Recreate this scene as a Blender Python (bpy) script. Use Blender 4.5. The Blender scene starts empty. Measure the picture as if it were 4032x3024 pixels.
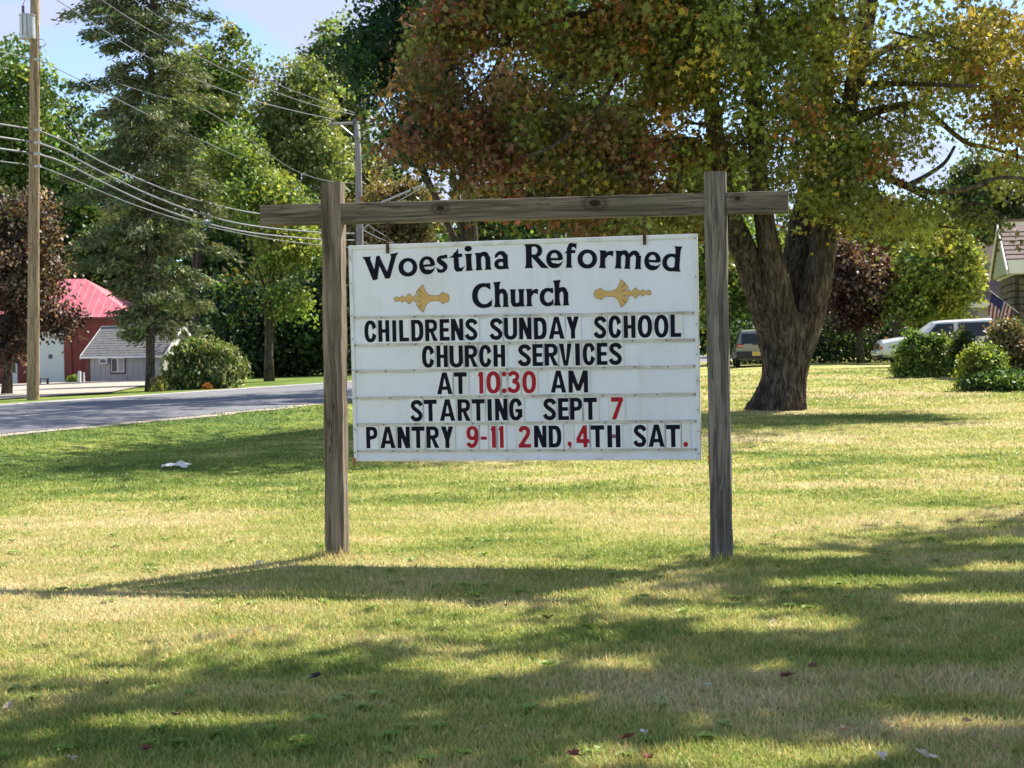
import bpy, math, random
import numpy as np
from mathutils import Matrix, Vector

# ---------------------------------------------------------------- camera, world, sun, exposure
SC = bpy.context.scene
COL = SC.collection
random.seed(7)
RNG = np.random.default_rng(11)
F = 6060.0
PITCH = math.atan((1512 - 1360) / F)
CAMZ = 1.44
ROT = Matrix.Rotation(math.pi / 2 - PITCH, 3, 'X') @ Matrix.Rotation(math.radians(-0.9), 3, 'Z')
cd = bpy.data.cameras.new('camera')
cam = bpy.data.objects.new('camera', cd)
COL.objects.link(cam)
cam.matrix_world = Matrix.Translation((0, 0, CAMZ)) @ ROT.to_4x4()
cd.sensor_width = 36.0
cd.lens = F / 4032 * 36.0
cd.clip_start = 0.1
cd.clip_end = 6000
cd.dof.use_dof = True
cd.dof.focus_distance = 10.4
cd.dof.aperture_fstop = 9.0
SC.camera = cam

SUN_AZ = math.radians(45)      # measured from +X towards +Y (to the right, a little beyond)
SUN_EL = math.radians(49)
world = bpy.data.worlds.new('World')
SC.world = world
world.use_nodes = True
nt = world.node_tree
nt.nodes.clear()
wo = nt.nodes.new('ShaderNodeOutputWorld')
bg = nt.nodes.new('ShaderNodeBackground')
bg.inputs['Strength'].default_value = 0.10
sky = nt.nodes.new('ShaderNodeTexSky')
sky.sky_type = 'NISHITA'
sky.sun_disc = False
sky.sun_elevation = SUN_EL
sky.sun_rotation = math.pi / 2 - SUN_AZ
sky.air_density = 0.75
sky.dust_density = 0.1
sky.ozone_density = 2.2
tc = nt.nodes.new('ShaderNodeTexCoord')
sep = nt.nodes.new('ShaderNodeSeparateXYZ')
nt.links.new(tc.outputs['Generated'], sep.inputs[0])
zz = nt.nodes.new('ShaderNodeMath'); zz.operation = 'ADD'; zz.inputs[1].default_value = 0.16
nt.links.new(sep.outputs['Z'], zz.inputs[0])
zm = nt.nodes.new('ShaderNodeMath'); zm.operation = 'MAXIMUM'; zm.inputs[1].default_value = 0.08
nt.links.new(zz.outputs[0], zm.inputs[0])
dx = nt.nodes.new('ShaderNodeMath'); dx.operation = 'DIVIDE'
dy = nt.nodes.new('ShaderNodeMath'); dy.operation = 'DIVIDE'
nt.links.new(sep.outputs['X'], dx.inputs[0]); nt.links.new(zm.outputs[0], dx.inputs[1])
nt.links.new(sep.outputs['Y'], dy.inputs[0]); nt.links.new(zm.outputs[0], dy.inputs[1])
cmb = nt.nodes.new('ShaderNodeCombineXYZ')
nt.links.new(dx.outputs[0], cmb.inputs[0]); nt.links.new(dy.outputs[0], cmb.inputs[1])
cmb.inputs[2].default_value = 3.7
cn = nt.nodes.new('ShaderNodeTexNoise')
cn.inputs['Scale'].default_value = 2.1
cn.inputs['Detail'].default_value = 7
cn.inputs['Roughness'].default_value = 0.52
cn.inputs['Distortion'].default_value = 0.35
nt.links.new(cmb.outputs[0], cn.inputs['Vector'])
cr = nt.nodes.new('ShaderNodeValToRGB')
cr.color_ramp.elements[0].position = 0.47; cr.color_ramp.elements[0].color = (0.13, 0.13, 0.13, 1)
cr.color_ramp.elements[1].position = 0.575; cr.color_ramp.elements[1].color = (0.9, 0.9, 0.9, 1)
nt.links.new(cn.outputs['Fac'], cr.inputs[0])
cm = nt.nodes.new('ShaderNodeMix'); cm.data_type = 'RGBA'
nt.links.new(cr.outputs['Color'], cm.inputs['Factor'])
nt.links.new(sky.outputs[0], cm.inputs['A'])
cm.inputs['B'].default_value = (3.0, 3.3, 4.5, 1)
nt.links.new(cm.outputs['Result'], bg.inputs['Color'])
nt.links.new(bg.outputs[0], wo.inputs[0])

sl = bpy.data.lights.new('sun', 'SUN')
sl.energy = 5.0
sl.angle = math.radians(0.53)
sl.color = (1.0, 0.93, 0.81)
sun = bpy.data.objects.new('sun', sl)
COL.objects.link(sun)
sd = Vector((math.cos(SUN_EL) * math.cos(SUN_AZ), math.cos(SUN_EL) * math.sin(SUN_AZ), math.sin(SUN_EL)))
sun.rotation_euler = sd.to_track_quat('Z', 'Y').to_euler()
sun.location = (30, 30, 60)

SC.view_settings.view_transform = 'Standard'
SC.view_settings.look = 'None'
SC.view_settings.exposure = 1.22
SC.view_settings.gamma = 1.0
SC.view_settings.use_curve_mapping = False
SC.render.engine = 'CYCLES'
SC.cycles.max_bounces = 6
SC.cycles.diffuse_bounces = 3
SC.cycles.transmission_bounces = 4
SC.cycles.transparent_max_bounces = 6


# ---------------------------------------------------------------- helpers
def at(px, py, y):
    """World point at distance y on the line of sight through a photo pixel."""
    r = ROT @ Vector(((px - 2016) / F, -(py - 1512) / F, -1.0))
    return Vector((0, 0, CAMZ)) + r * (y / r.y)


def hx(px, y):
    return at(px, 1360, y).x


def link(o, parent=None):
    COL.objects.link(o)
    if parent is not None:
        o.parent = parent
    return o


def tag(o, label=None, cat=None, group=None, kind=None):
    if label: o['label'] = label
    if cat: o['category'] = cat
    if group: o['group'] = group
    if kind: o['kind'] = kind
    return o


def empty(name, loc=(0, 0, 0), rz=0.0, label=None, cat=None, group=None, parent=None):
    o = bpy.data.objects.new(name, None)
    link(o, parent)
    o.location = loc
    o.rotation_euler = (0, 0, rz)
    return tag(o, label, cat, group)


class MB:
    """Collects simple shapes; build() links them as ONE mesh object."""
    def __init__(s):
        s.v = []; s.f = []; s.m = []; s.mi = 0

    def add(s, vs, fs):
        b = len(s.v)
        s.v.extend([tuple(v) for v in vs])
        for f in fs:
            s.f.append([b + i for i in f]); s.m.append(s.mi)
        return s

    def box(s, c, d, M=None, bev=0.0):
        x, y, z = d[0] / 2, d[1] / 2, d[2] / 2
        if bev <= 0:
            vs = [Vector((a * x, b * y, e * z)) for a in (-1, 1) for b in (-1, 1) for e in (-1, 1)]
            fs = [(0, 1, 3, 2), (4, 6, 7, 5), (0, 4, 5, 1), (2, 3, 7, 6), (0, 2, 6, 4), (1, 5, 7, 3)]
        else:
            vs = []; idx = {}
            for a in (-1, 1):
                for b in (-1, 1):
                    for e in (-1, 1):
                        for k in range(3):
                            p = [a * x, b * y, e * z]
                            for j in range(3):
                                if j != k:
                                    p[j] -= (a, b, e)[j] * bev
                            idx[(a, b, e, k)] = len(vs); vs.append(Vector(p))
            fs = []
            for k in range(3):
                for sg in (-1, 1):
                    o = [j for j in range(3) if j != k]
                    q = []
                    for (u, w) in ((-1, -1), (1, -1), (1, 1), (-1, 1)):
                        t = [0, 0, 0]; t[k] = sg; t[o[0]] = u; t[o[1]] = w
                        q.append(idx[(t[0], t[1], t[2], k)])
                    fs.append(q if sg * (1 if k != 1 else -1) > 0 else q[::-1])
            for k in range(3):
                o = [j for j in range(3) if j != k]
                for u in (-1, 1):
                    for w in (-1, 1):
                        q = []
                        for e in (-1, 1):
                            t = [0, 0, 0]; t[k] = e; t[o[0]] = u; t[o[1]] = w
                            q.append((idx[(t[0], t[1], t[2], o[0])], idx[(t[0], t[1], t[2], o[1])]))
                        fs.append((q[0][0], q[0][1], q[1][1], q[1][0]))
            for a in (-1, 1):
                for b in (-1, 1):
                    for e in (-1, 1):
                        fs.append([idx[(a, b, e, k)] for k in range(3)])
        c = Vector(c)
        if M is not None:
            vs = [M @ v for v in vs]
        return s.add([v + c for v in vs], fs)

    def tube(s, pts, rad, n=8, cap=True):
        pts = [Vector(p) for p in pts]
        if not hasattr(rad, '__len__'):
            rad = [rad] * len(pts)
        vs = []; up = None
        for i, p in enumerate(pts):
            t = (pts[min(i + 1, len(pts) - 1)] - pts[max(i - 1, 0)]).normalized()
            if up is None:
                up = Vector((1, 0, 0)) if abs(t.x) < 0.8 else Vector((0, 1, 0))
            a = (up - t * up.dot(t)).normalized(); b = t.cross(a); up = a
            for k in range(n):
                w = 2 * math.pi * k / n
                vs.append(p + (a * math.cos(w) + b * math.sin(w)) * rad[i])
        fs = [(i * n + k, i * n + (k + 1) % n, (i + 1) * n + (k + 1) % n, (i + 1) * n + k)
              for i in range(len(pts) - 1) for k in range(n)]
        if cap:
            fs.append(tuple(range(n))[::-1]); fs.append(tuple((len(pts) - 1) * n + k for k in range(n)))
        return s.add(vs, fs)

    def quad(s, a, b, c, d):
        return s.add([a, b, c, d], [(0, 1, 2, 3)])

    def prism(s, poly, ex):
        """Closed polygon of 3-D points extruded along ex."""
        n = len(poly); ex = Vector(ex)
        vs = [Vector(p) for p in poly]; vs += [v + ex for v in vs]
        fs = [tuple(range(n))[::-1], tuple(range(n, 2 * n))] + [(i, (i + 1) % n, n + (i + 1) % n, n + i) for i in range(n)]
        return s.add(vs, fs)

    def mesh(s, name):
        me = bpy.data.meshes.new(name)
        me.from_pydata(s.v, [], s.f)
        me.update()
        return me

    def build(s, name, mats, parent=None, smooth=False, label=None):
        me = s.mesh(name)
        if not isinstance(mats, (list, tuple)): mats = [mats]
        for m in mats: me.materials.append(m)
        if len(mats) > 1: me.polygons.foreach_set('material_index', s.m)
        if smooth: me.polygons.foreach_set('use_smooth', [True] * len(me.polygons))
        bm_fix(me)
        o = bpy.data.objects.new(name, me)
        link(o, parent)
        if label: o['label'] = label
        return o


def bm_fix(me):
    import bmesh
    bm = bmesh.new(); bm.from_mesh(me)
    bmesh.ops.recalc_face_normals(bm, faces=bm.faces)
    bm.to_mesh(me); bm.free()


def np_mesh(name, V, FI, nper, mat, col=None, parent=None, attr='Col', smooth=False):
    """Fast mesh from arrays; FI is (n, nper) vertex indices."""
    me = bpy.data.meshes.new(name)
    V = np.ascontiguousarray(V, dtype=np.float32)
    me.vertices.add(len(V)); me.vertices.foreach_set('co', V.ravel())
    n = len(FI)
    me.loops.add(n * nper); me.loops.foreach_set('vertex_index', np.ascontiguousarray(FI, dtype=np.int32).ravel())
    me.polygons.add(n)
    me.polygons.foreach_set('loop_start', np.arange(0, n * nper, nper, dtype=np.int32))
    me.polygons.foreach_set('loop_total', np.full(n, nper, dtype=np.int32))
    if smooth: me.polygons.foreach_set('use_smooth', np.ones(n, dtype=bool))
    me.update(calc_edges=True)
    if col is not None:
        a = me.color_attributes.new(attr, 'FLOAT_COLOR', 'POINT')
        c = np.ones((len(V), 4), dtype=np.float32); c[:, :3] = col
        a.data.foreach_set('color', c.ravel())
    me.materials.append(mat)
    o = bpy.data.objects.new(name, me)
    link(o, parent)
    return o


_P = RNG.permutation(4096)
_H = RNG.random(4096)


def vnoise(p):
    """Value noise 0..1 for (N,3) points."""
    p = np.asarray(p, dtype=np.float64)
    i = np.floor(p).astype(np.int64); f = p - i; f = f * f * (3 - 2 * f)
    r = 0
    for a in (0, 1):
        for b in (0, 1):
            for c in (0, 1):
                h = _P[(_P[(_P[(i[:, 0] + a) & 4095] + i[:, 1] + b) & 4095] + i[:, 2] + c) & 4095]
                w = (f[:, 0] if a else 1 - f[:, 0]) * (f[:, 1] if b else 1 - f[:, 1]) * (f[:, 2] if c else 1 - f[:, 2])
                r = r + _H[h] * w
    return r


def fbm(p, o=3):
    r = 0; a = 0.5; t = 0
    for k in range(o):
        r = r + a * vnoise(np.asarray(p) * 2 ** k + 17.3 * k); t += a; a *= 0.5
    return r / t


# ---------------------------------------------------------------- materials
def mat_new(name):
    m = bpy.data.materials.new(name); m.use_nodes = True
    n = m.node_tree.nodes; b = n['Principled BSDF']
    return m, m.node_tree, b


def N(t, kind, **kw):
    n = t.nodes.new(kind)
    for k, v in kw.items():
        if k in n.inputs: n.inputs[k].default_value = v
        else: setattr(n, k, v)
    return n


def coords(t, scale=(1, 1, 1), kind='Object', rot=(0, 0, 0)):
    c = N(t, 'ShaderNodeTexCoord'); m = N(t, 'ShaderNodeMapping')
    m.inputs['Scale'].default_value = scale; m.inputs['Rotation'].default_value = rot
    t.links.new(c.outputs[kind], m.inputs['Vector'])
    return m.outputs[0]


def ramp(t, fac, stops):
    r = N(t, 'ShaderNodeValToRGB'); e = r.color_ramp.elements
    while len(e) < len(stops): e.new(0.5)
    for q, (p, c) in zip(e, stops):
        q.position = p; q.color = (*c, 1)
    t.links.new(fac, r.inputs[0])
    return r.outputs['Color']


def mixc(t, fac, a, b, mode='MIX'):
    m = N(t, 'ShaderNodeMix', data_type='RGBA', blend_type=mode)
    for key, v in (('Factor', fac), ('A', a), ('B', b)):
        if hasattr(v, 'is_linked') or hasattr(v, 'links'): t.links.new(v, m.inputs[key])
        elif key == 'Factor': m.inputs[key].default_value = v
        else: m.inputs[key].default_value = (*v, 1)
    return m.outputs['Result']


def noise(t, vec, scale, detail=4, rough=0.55, dist=0.0):
    n = N(t, 'ShaderNodeTexNoise', Scale=scale, Detail=detail, Roughness=rough, Distortion=dist)
    if vec is not None: t.links.new(vec, n.inputs['Vector'])
    return n.outputs['Fac']


def bump(t, b, h, strength=0.3, dist=0.01):
    n = N(t, 'ShaderNodeBump', Strength=strength, Distance=dist)
    t.links.new(h, n.inputs['Height']); t.links.new(n.outputs[0], b.inputs['Normal'])


def simple(name, col, rough=0.6, metal=0.0, var=0.15, scale=6.0, bmp=0.0, spec=0.4, grime=None):
    m, t, b = mat_new(name)
    v = coords(t)
    f = noise(t, v, scale, 5)
    lo = tuple(c * (1 - var) for c in col); hi = tuple(min(1, c * (1 + var)) for c in col)
    c = ramp(t, f, [(0.3, lo), (0.7, hi)])
    if grime:
        g = noise(t, v, scale * 0.37, 6, 0.7)
        gm = ramp(t, g, [(0.52, (0, 0, 0)), (0.75, (1, 1, 1))])
        c = mixc(t, gm, c, grime)
    t.links.new(c, b.inputs['Base Color'])
    b.inputs['Roughness'].default_value = rough; b.inputs['Metallic'].default_value = metal
    b.inputs['Specular IOR Level'].default_value = spec
    if bmp: bump(t, b, noise(t, v, scale * 6, 4), bmp, 0.01)
    return m


def wood_mat(name, axis, dark, light, knots=(), green=0.25):
    """Weathered timber, grain along the given object axis; knots in object coordinates."""
    m, t, b = mat_new(name)
    s = [26, 26, 26]; s[axis] = 1.1
    c0 = N(t, 'ShaderNodeTexCoord')
    vec = c0.outputs['Object']
    warp = N(t, 'ShaderNodeTexNoise', Scale=1.6, Detail=2)
    t.links.new(vec, warp.inputs['Vector'])
    sub = N(t, 'ShaderNodeVectorMath', operation='SUBTRACT'); sub.inputs[1].default_value = (0.5, 0.5, 0.5)
    t.links.new(warp.outputs['Color'], sub.inputs[0])
    scl = N(t, 'ShaderNodeVectorMath', operation='SCALE'); scl.inputs['Scale'].default_value = 0.05
    t.links.new(sub.outputs[0], scl.inputs[0])
    addv = N(t, 'ShaderNodeVectorMath', operation='ADD')
    t.links.new(vec, addv.inputs[0]); t.links.new(scl.outputs[0], addv.inputs[1])
    mp = N(t, 'ShaderNodeMapping'); mp.inputs['Scale'].default_value = s
    t.links.new(addv.outputs[0], mp.inputs['Vector'])
    g1 = noise(t, mp.outputs[0], 1.0, 6, 0.6, 0.6)
    s2 = [150, 150, 150]; s2[axis] = 2.5
    mp2 = N(t, 'ShaderNodeMapping'); mp2.inputs['Scale'].default_value = s2
    t.links.new(vec, mp2.inputs['Vector'])
    g2 = noise(t, mp2.outputs[0], 1.0, 3, 0.6)
    col = ramp(t, g1, [(0.30, tuple(x * 0.55 for x in dark)), (0.44, dark), (0.58, light), (0.75, tuple(x * 1.25 for x in light))])
    fine = ramp(t, g2, [(0.35, (0.62, 0.62, 0.62)), (0.6, (1, 1, 1))])
    col = mixc(t, 1.0, col, fine, 'MULTIPLY')
    s3 = [34, 34, 34]; s3[axis] = 0.55
    mp3 = N(t, 'ShaderNodeMapping'); mp3.inputs['Scale'].default_value = s3
    t.links.new(addv.outputs[0], mp3.inputs['Vector'])
    g3 = noise(t, mp3.outputs[0], 1.0, 2, 0.5)
    crk = ramp(t, g3, [(0.485, (1, 1, 1)), (0.499, (0.16, 0.14, 0.12)), (0.503, (0.16, 0.14, 0.12)), (0.516, (1, 1, 1))])
    col = mixc(t, 0.85, col, crk, 'MULTIPLY')
    mo = noise(t, vec, 1.9, 4)
    mf = ramp(t, mo, [(0.5, (0, 0, 0)), (0.72, (green, green, green))])
    col = mixc(t, mf, col, (0.09, 0.10, 0.045))
    for (kx, ky, kz, kr) in knots:
        d = N(t, 'ShaderNodeVectorMath', operation='SUBTRACT'); d.inputs[1].default_value = (kx, ky, kz)
        t.links.new(addv.outputs[0], d.inputs[0])
        sc = N(t, 'ShaderNodeVectorMath', operation='MULTIPLY')
        q = [1.0, 1.0, 1.0]; q[axis] = 0.62; q[1] = 0.0 if axis != 1 else 1.0
        sc.inputs[1].default_value = q
        t.links.new(d.outputs[0], sc.inputs[0])
        ln = N(t, 'ShaderNodeVectorMath', operation='LENGTH'); t.links.new(sc.outputs[0], ln.inputs[0])
        kk = ramp(t, ln.outputs['Value'], [(kr * 0.55, (1, 1, 1)), (kr * 0.9, (0.15, 0.15, 0.15)), (kr * 1.25, (0.6, 0.6, 0.6)), (kr * 1.9, (0, 0, 0))])
        col = mixc(t, kk, col, (0.03, 0.022, 0.015))
    t.links.new(col, b.inputs['Base Color'])
    b.inputs['Roughness'].default_value = 0.9; b.inputs['Specular IOR Level'].default_value = 0.2
    add = N(t, 'ShaderNodeMath', operation='ADD'); t.links.new(g1, add.inputs[0]); t.links.new(g2, add.inputs[1])
    bump(t, b, add.outputs[0], 0.7, 0.006)
    return m


def foliage_mat(name='foliage', trans=0.34, rough=0.5):
    m = bpy.data.materials.new(name); m.use_nodes = True
    t = m.node_tree; t.nodes.clear()
    out = N(t, 'ShaderNodeOutputMaterial')
    a = N(t, 'ShaderNodeAttribute', attribute_name='Col')
    pr = N(t, 'ShaderNodeBsdfPrincipled'); pr.inputs['Roughness'].default_value = rough
    pr.inputs['Specular IOR Level'].default_value = 0.35
    tr = N(t, 'ShaderNodeBsdfTranslucent')
    tcol = mixc(t, 1.0, a.outputs['Color'], (1.5, 1.35, 0.6), 'MULTIPLY')
    mx = N(t, 'ShaderNodeMixShader'); mx.inputs[0].default_value = trans
    t.links.new(a.outputs['Color'], pr.inputs['Base Color']); t.links.new(tcol, tr.inputs['Color'])
    t.links.new(pr.outputs[0], mx.inputs[1]); t.links.new(tr.outputs[0], mx.inputs[2])
    t.links.new(mx.outputs[0], out.inputs[0])
    return m


def bark_mat(name, dark, light, sc=1.0):
    m, t, b = mat_new(name)
    v = coords(t, (15 * sc, 15 * sc, 2.7 * sc))
    f = noise(t, v, 1.0, 6, 0.65, 0.8)
    v2 = coords(t, (1, 1, 1)); g = noise(t, v2, 1.3 * sc, 4)
    col = ramp(t, f, [(0.34, tuple(x * 0.4 for x in dark)), (0.47, dark), (0.62, light)])
    tint = ramp(t, g, [(0.35, (0.75, 0.8, 0.8)), (0.65, (1.15, 1.0, 0.88))])
    t.links.new(mixc(t, 1.0, col, tint, 'MULTIPLY'), b.inputs['Base Color'])
    b.inputs['Roughness'].default_value = 0.95; b.inputs['Specular IOR Level'].default_value = 0.15
    bump(t, b, f, 1.0, 0.05)
    return m


def lawn_color(t):
    """Colour of the mown lawn by world position; shared by the soil sheet and the blades."""
    g = N(t, 'ShaderNodeNewGeometry')
    pos = g.outputs['Position']
    def mp(sx, sy, rz=0.0, off=(0, 0, 0)):
        m = N(t, 'ShaderNodeMapping'); m.inputs['Scale'].default_value = (sx, sy, 0.0)
        m.inputs['Rotation'].default_value = (0, 0, rz); m.inputs['Location'].default_value = off
        t.links.new(pos, m.inputs['Vector']); return m.outputs[0]
    big = noise(t, mp(0.22, 0.30, 0.2), 1.0, 3, 0.55)
    mid = noise(t, mp(0.9, 1.5, -0.1, (5, 3, 0)), 1.0, 4, 0.6)
    fin = noise(t, mp(7, 9, 0, (1, 8, 0)), 1.0, 4, 0.65)
    a = N(t, 'ShaderNodeMath', operation='MULTIPLY_ADD'); a.inputs[1].default_value = 0.8
    t.links.new(mid, a.inputs[0]); t.links.new(big, a.inputs[2])
    a2 = N(t, 'ShaderNodeMath', operation='MULTIPLY_ADD'); a2.inputs[1].default_value = 0.35
    t.links.new(fin, a2.inputs[0]); t.links.new(a.outputs[0], a2.inputs[2])
    # greener towards the road on the left and far right
    sp = N(t, 'ShaderNodeSeparateXYZ'); t.links.new(pos, sp.inputs[0])
    wx = N(t, 'ShaderNodeMapRange', interpolation_type='SMOOTHSTEP'); wx.inputs['From Min'].default_value = 1.0; wx.inputs['From Max'].default_value = -7.0
    wx.inputs['To Max'].default_value = 1.0
    t.links.new(sp.outputs['X'], wx.inputs['Value'])
    wy = N(t, 'ShaderNodeMapRange', interpolation_type='SMOOTHSTEP'); wy.inputs['From Min'].default_value = 11.0; wy.inputs['From Max'].default_value = 19.0
    t.links.new(sp.outputs['Y'], wy.inputs['Value'])
    w = N(t, 'ShaderNodeMath', operation='MULTIPLY'); t.links.new(wx.outputs[0], w.inputs[0]); t.links.new(wy.outputs[0], w.inputs[1])
    w2 = N(t, 'ShaderNodeMath', operation='MULTIPLY'); w2.inputs[1].default_value = -0.28; t.links.new(w.outputs[0], w2.inputs[0])
    s = N(t, 'ShaderNodeMath', operation='ADD'); t.links.new(a2.outputs[0], s.inputs[0]); t.links.new(w2.outputs[0], s.inputs[1])
    green = (0.115, 0.19, 0.035); yel = (0.30, 0.31, 0.085); straw = (0.44, 0.36, 0.165)
    col = ramp(t, s.outputs[0], [(0.70, (0.07, 0.135, 0.03)), (0.90, green), (1.0, green), (1.0, yel)])
    r = N(t, 'ShaderNodeMapRange'); r.inputs['From Min'].default_value = 0.72; r.inputs['From Max'].default_value = 1.36
    t.links.new(s.outputs[0], r.inputs['Value'])
    col = ramp(t, r.outputs[0], [(0.0, (0.12, 0.185, 0.045)), (0.30, (0.22, 0.275, 0.06)), (0.50, (0.38, 0.39, 0.115)), (0.74, (0.51, 0.45, 0.21)), (1.0, (0.60, 0.53, 0.31))])
    return col, sp


M = {}
M['leaf'] = foliage_mat('leaf')
M['needle'] = foliage_mat('needle', 0.15, 0.7)
M['bark'] = bark_mat('bark', (0.062, 0.052, 0.044), (0.18, 0.15, 0.125))
M['bark_far'] = bark_mat('bark_far', (0.07, 0.058, 0.048), (0.17, 0.14, 0.12), 1.5)


def ground_mat():
    m, t, b = mat_new('lawn')
    col, sp = lawn_color(t)
    fs = N(t, 'ShaderNodeMapping'); fs.inputs['Scale'].default_value = (30, 30, 1)
    g = N(t, 'ShaderNodeNewGeometry'); t.links.new(g.outputs['Position'], fs.inputs['Vector'])
    f = noise(t, fs.outputs[0], 1.0, 5, 0.7)
    dk = ramp(t, f, [(0.3, (0.5, 0.52, 0.5)), (0.62, (1.0, 1.0, 1.0))])
    col = mixc(t, 1.0, col, dk, 'MULTIPLY')
    # worn earth strip behind the big maple
    ms = N(t, 'ShaderNodeMapping'); ms.inputs['Scale'].default_value = (0.35, 0.30, 0)
    t.links.new(g.outputs['Position'], ms.inputs['Vector'])
    e = noise(t, ms.outputs[0], 1.6, 5, 0.7)
    cx = N(t, 'ShaderNodeMath', operation='SUBTRACT'); cx.inputs[1].default_value = 9.3; t.links.new(sp.outputs['X'], cx.inputs[0])
    cy = N(t, 'ShaderNodeMath', operation='SUBTRACT'); cy.inputs[1].default_value = 40.0; t.links.new(sp.outputs['Y'], cy.inputs[0])
    qx = N(t, 'ShaderNodeMath', operation='DIVIDE'); qx.inputs[1].default_value = 4.2; t.links.new(cx.outputs[0], qx.inputs[0])
    qy = N(t, 'ShaderNodeMath', operation='DIVIDE'); qy.inputs[1].default_value = 3.4; t.links.new(cy.outputs[0], qy.inputs[0])
    px = N(t, 'ShaderNodeMath', operation='POWER'); px.inputs[1].default_value = 2; t.links.new(qx.outputs[0], px.inputs[0])
    py = N(t, 'ShaderNodeMath', operation='POWER'); py.inputs[1].default_value = 2; t.links.new(qy.outputs[0], py.inputs[0])
    sm = N(t, 'ShaderNodeMath', operation='ADD'); t.links.new(px.outputs[0], sm.inputs[0]); t.links.new(py.outputs[0], sm.inputs[1])
    df = N(t, 'ShaderNodeMath', operation='MULTIPLY_ADD'); df.inputs[1].default_value = -3.0
    t.links.new(e, df.inputs[0]); t.links.new(sm.outputs[0], df.inputs[2])
    k = N(t, 'ShaderNodeMapRange'); k.inputs['From Min'].default_value = -0.85; k.inputs['From Max'].default_value = -1.35
    t.links.new(df.outputs[0], k.inputs['Value'])
    col = mixc(t, k.outputs[0], col, (0.46, 0.34, 0.25))
    t.links.new(col, b.inputs['Base Color'])
    b.inputs['Roughness'].default_value = 1.0; b.inputs['Specular IOR Level'].default_value = 0.05
    bump(t, b, f, 0.9, 0.03)
    return m


def blade_mat():
    m = bpy.data.materials.new('grass_blade'); m.use_nodes = True
    t = m.node_tree; t.nodes.clear()
    out = N(t, 'ShaderNodeOutputMaterial')
    col, _ = lawn_color(t)
    a = N(t, 'ShaderNodeAttribute', attribute_name='Col')
    c = mixc(t, 1.0, col, a.outputs['Color'], 'MULTIPLY')
    pr = N(t, 'ShaderNodeBsdfPrincipled'); pr.inputs['Roughness'].default_value = 0.55
    pr.inputs['Specular IOR Level'].default_value = 0.3
    tr = N(t, 'ShaderNodeBsdfTranslucent')
    mx = N(t, 'ShaderNodeMixShader'); mx.inputs[0].default_value = 0.35
    t.links.new(c, pr.inputs['Base Color']); t.links.new(c, tr.inputs['Color'])
    t.links.new(pr.outputs[0], mx.inputs[1]); t.links.new(tr.outputs[0], mx.inputs[2]); t.links.new(mx.outputs[0], out.inputs[0])
    return m


# ---------------------------------------------------------------- ground, road, lot
RU = np.array([0.3007, 0.9537]); RN = np.array([-0.9537, 0.3007])   # road direction and its left normal
R0 = np.array([-9.15, 27.5])                                          # a point on the near edge
RW = 9.5


def sstep(x, a, b):
    t = np.clip((x - a) / (b - a), 0, 1); return t * t * (3 - 2 * t)


def terrain(x, y):
    x = np.asarray(x, float); y = np.asarray(y, float)
    t = (x - R0[0]) * RN[0] + (y - R0[1]) * RN[1]
    z = -0.0175 * np.clip(t - RW - 0.3, 0, 60)
    z = z + 0.25 * sstep(y, 38, 62) * sstep(x, 6, 12)
    z = z + 0.05 * (fbm(np.stack([x * 0.18, y * 0.18, x * 0 + 4.2], -1).reshape(-1, 3), 2).reshape(x.shape) - 0.5) * sstep(y, 12, 22) * sstep(-t, 0.5, 3)
    # shallow ditch along the near edge of the road
    z = z - 0.22 * np.exp(-((t + 3.2) / 1.8) ** 2) * sstep(y, 14, 22) * (1 - sstep(y, 45, 60))
    return z


def gz(x, y):
    return float(terrain(np.array([x]), np.array([y]))[0])


def make_ground():
    xs = np.unique(np.concatenate([np.linspace(-45, 45, 181), np.linspace(-400, -45, 24), np.linspace(45, 400, 24), [-1500, 1500]]))
    ys = np.unique(np.concatenate([np.linspace(-30, 0, 11), np.linspace(0, 70, 176), np.linspace(70, 180, 80), np.linspace(180, 500, 20), [-300, 2500]]))
    X, Y = np.meshgrid(xs, ys)
    V = np.stack([X, Y, terrain(X, Y)], -1).reshape(-1, 3)
    nx, ny = len(xs), len(ys)
    i = np.arange(nx - 1)[None, :] + np.arange(ny - 1)[:, None] * nx
    FI = np.stack([i, i + 1, i + 1 + nx, i + nx], -1).reshape(-1, 4)
    o = np_mesh('lawn_ground', V, FI, 4, ground_mat(), smooth=True)
    return tag(o, kind='structure')


make_ground()


def strip(name, t0, t1, s0, s1, lift, mat, n=120, wob=0.0):
    """Ribbon running along the road between offsets t0..t1 from its near edge."""
    S = np.linspace(s0, s1, n); cols = 9 if t1 - t0 > 1 else 2
    vs = []
    for s in S:
        for k in range(cols):
            tt = t0 + (t1 - t0) * k / (cols - 1)
            if wob and k in (0, cols - 1):
                tt += wob * (vnoise(np.array([[s * 0.9, k * 3.1, 0.5]]))[0] - 0.5)
            p = R0 + RU * s + RN * tt
            vs.append((p[0], p[1], 0.0))
    V = np.array(vs); V[:, 2] = np.maximum(terrain(V[:, 0], V[:, 1]), -0.0175 * 3) + lift
    i = (np.arange(cols - 1)[None, :] + np.arange(n - 1)[:, None] * cols)
    FI = np.stack([i, i + cols, i + cols + 1, i + 1], -1).reshape(-1, 4)
    return np_mesh(name, V, FI, 4, mat, smooth=True)


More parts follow.
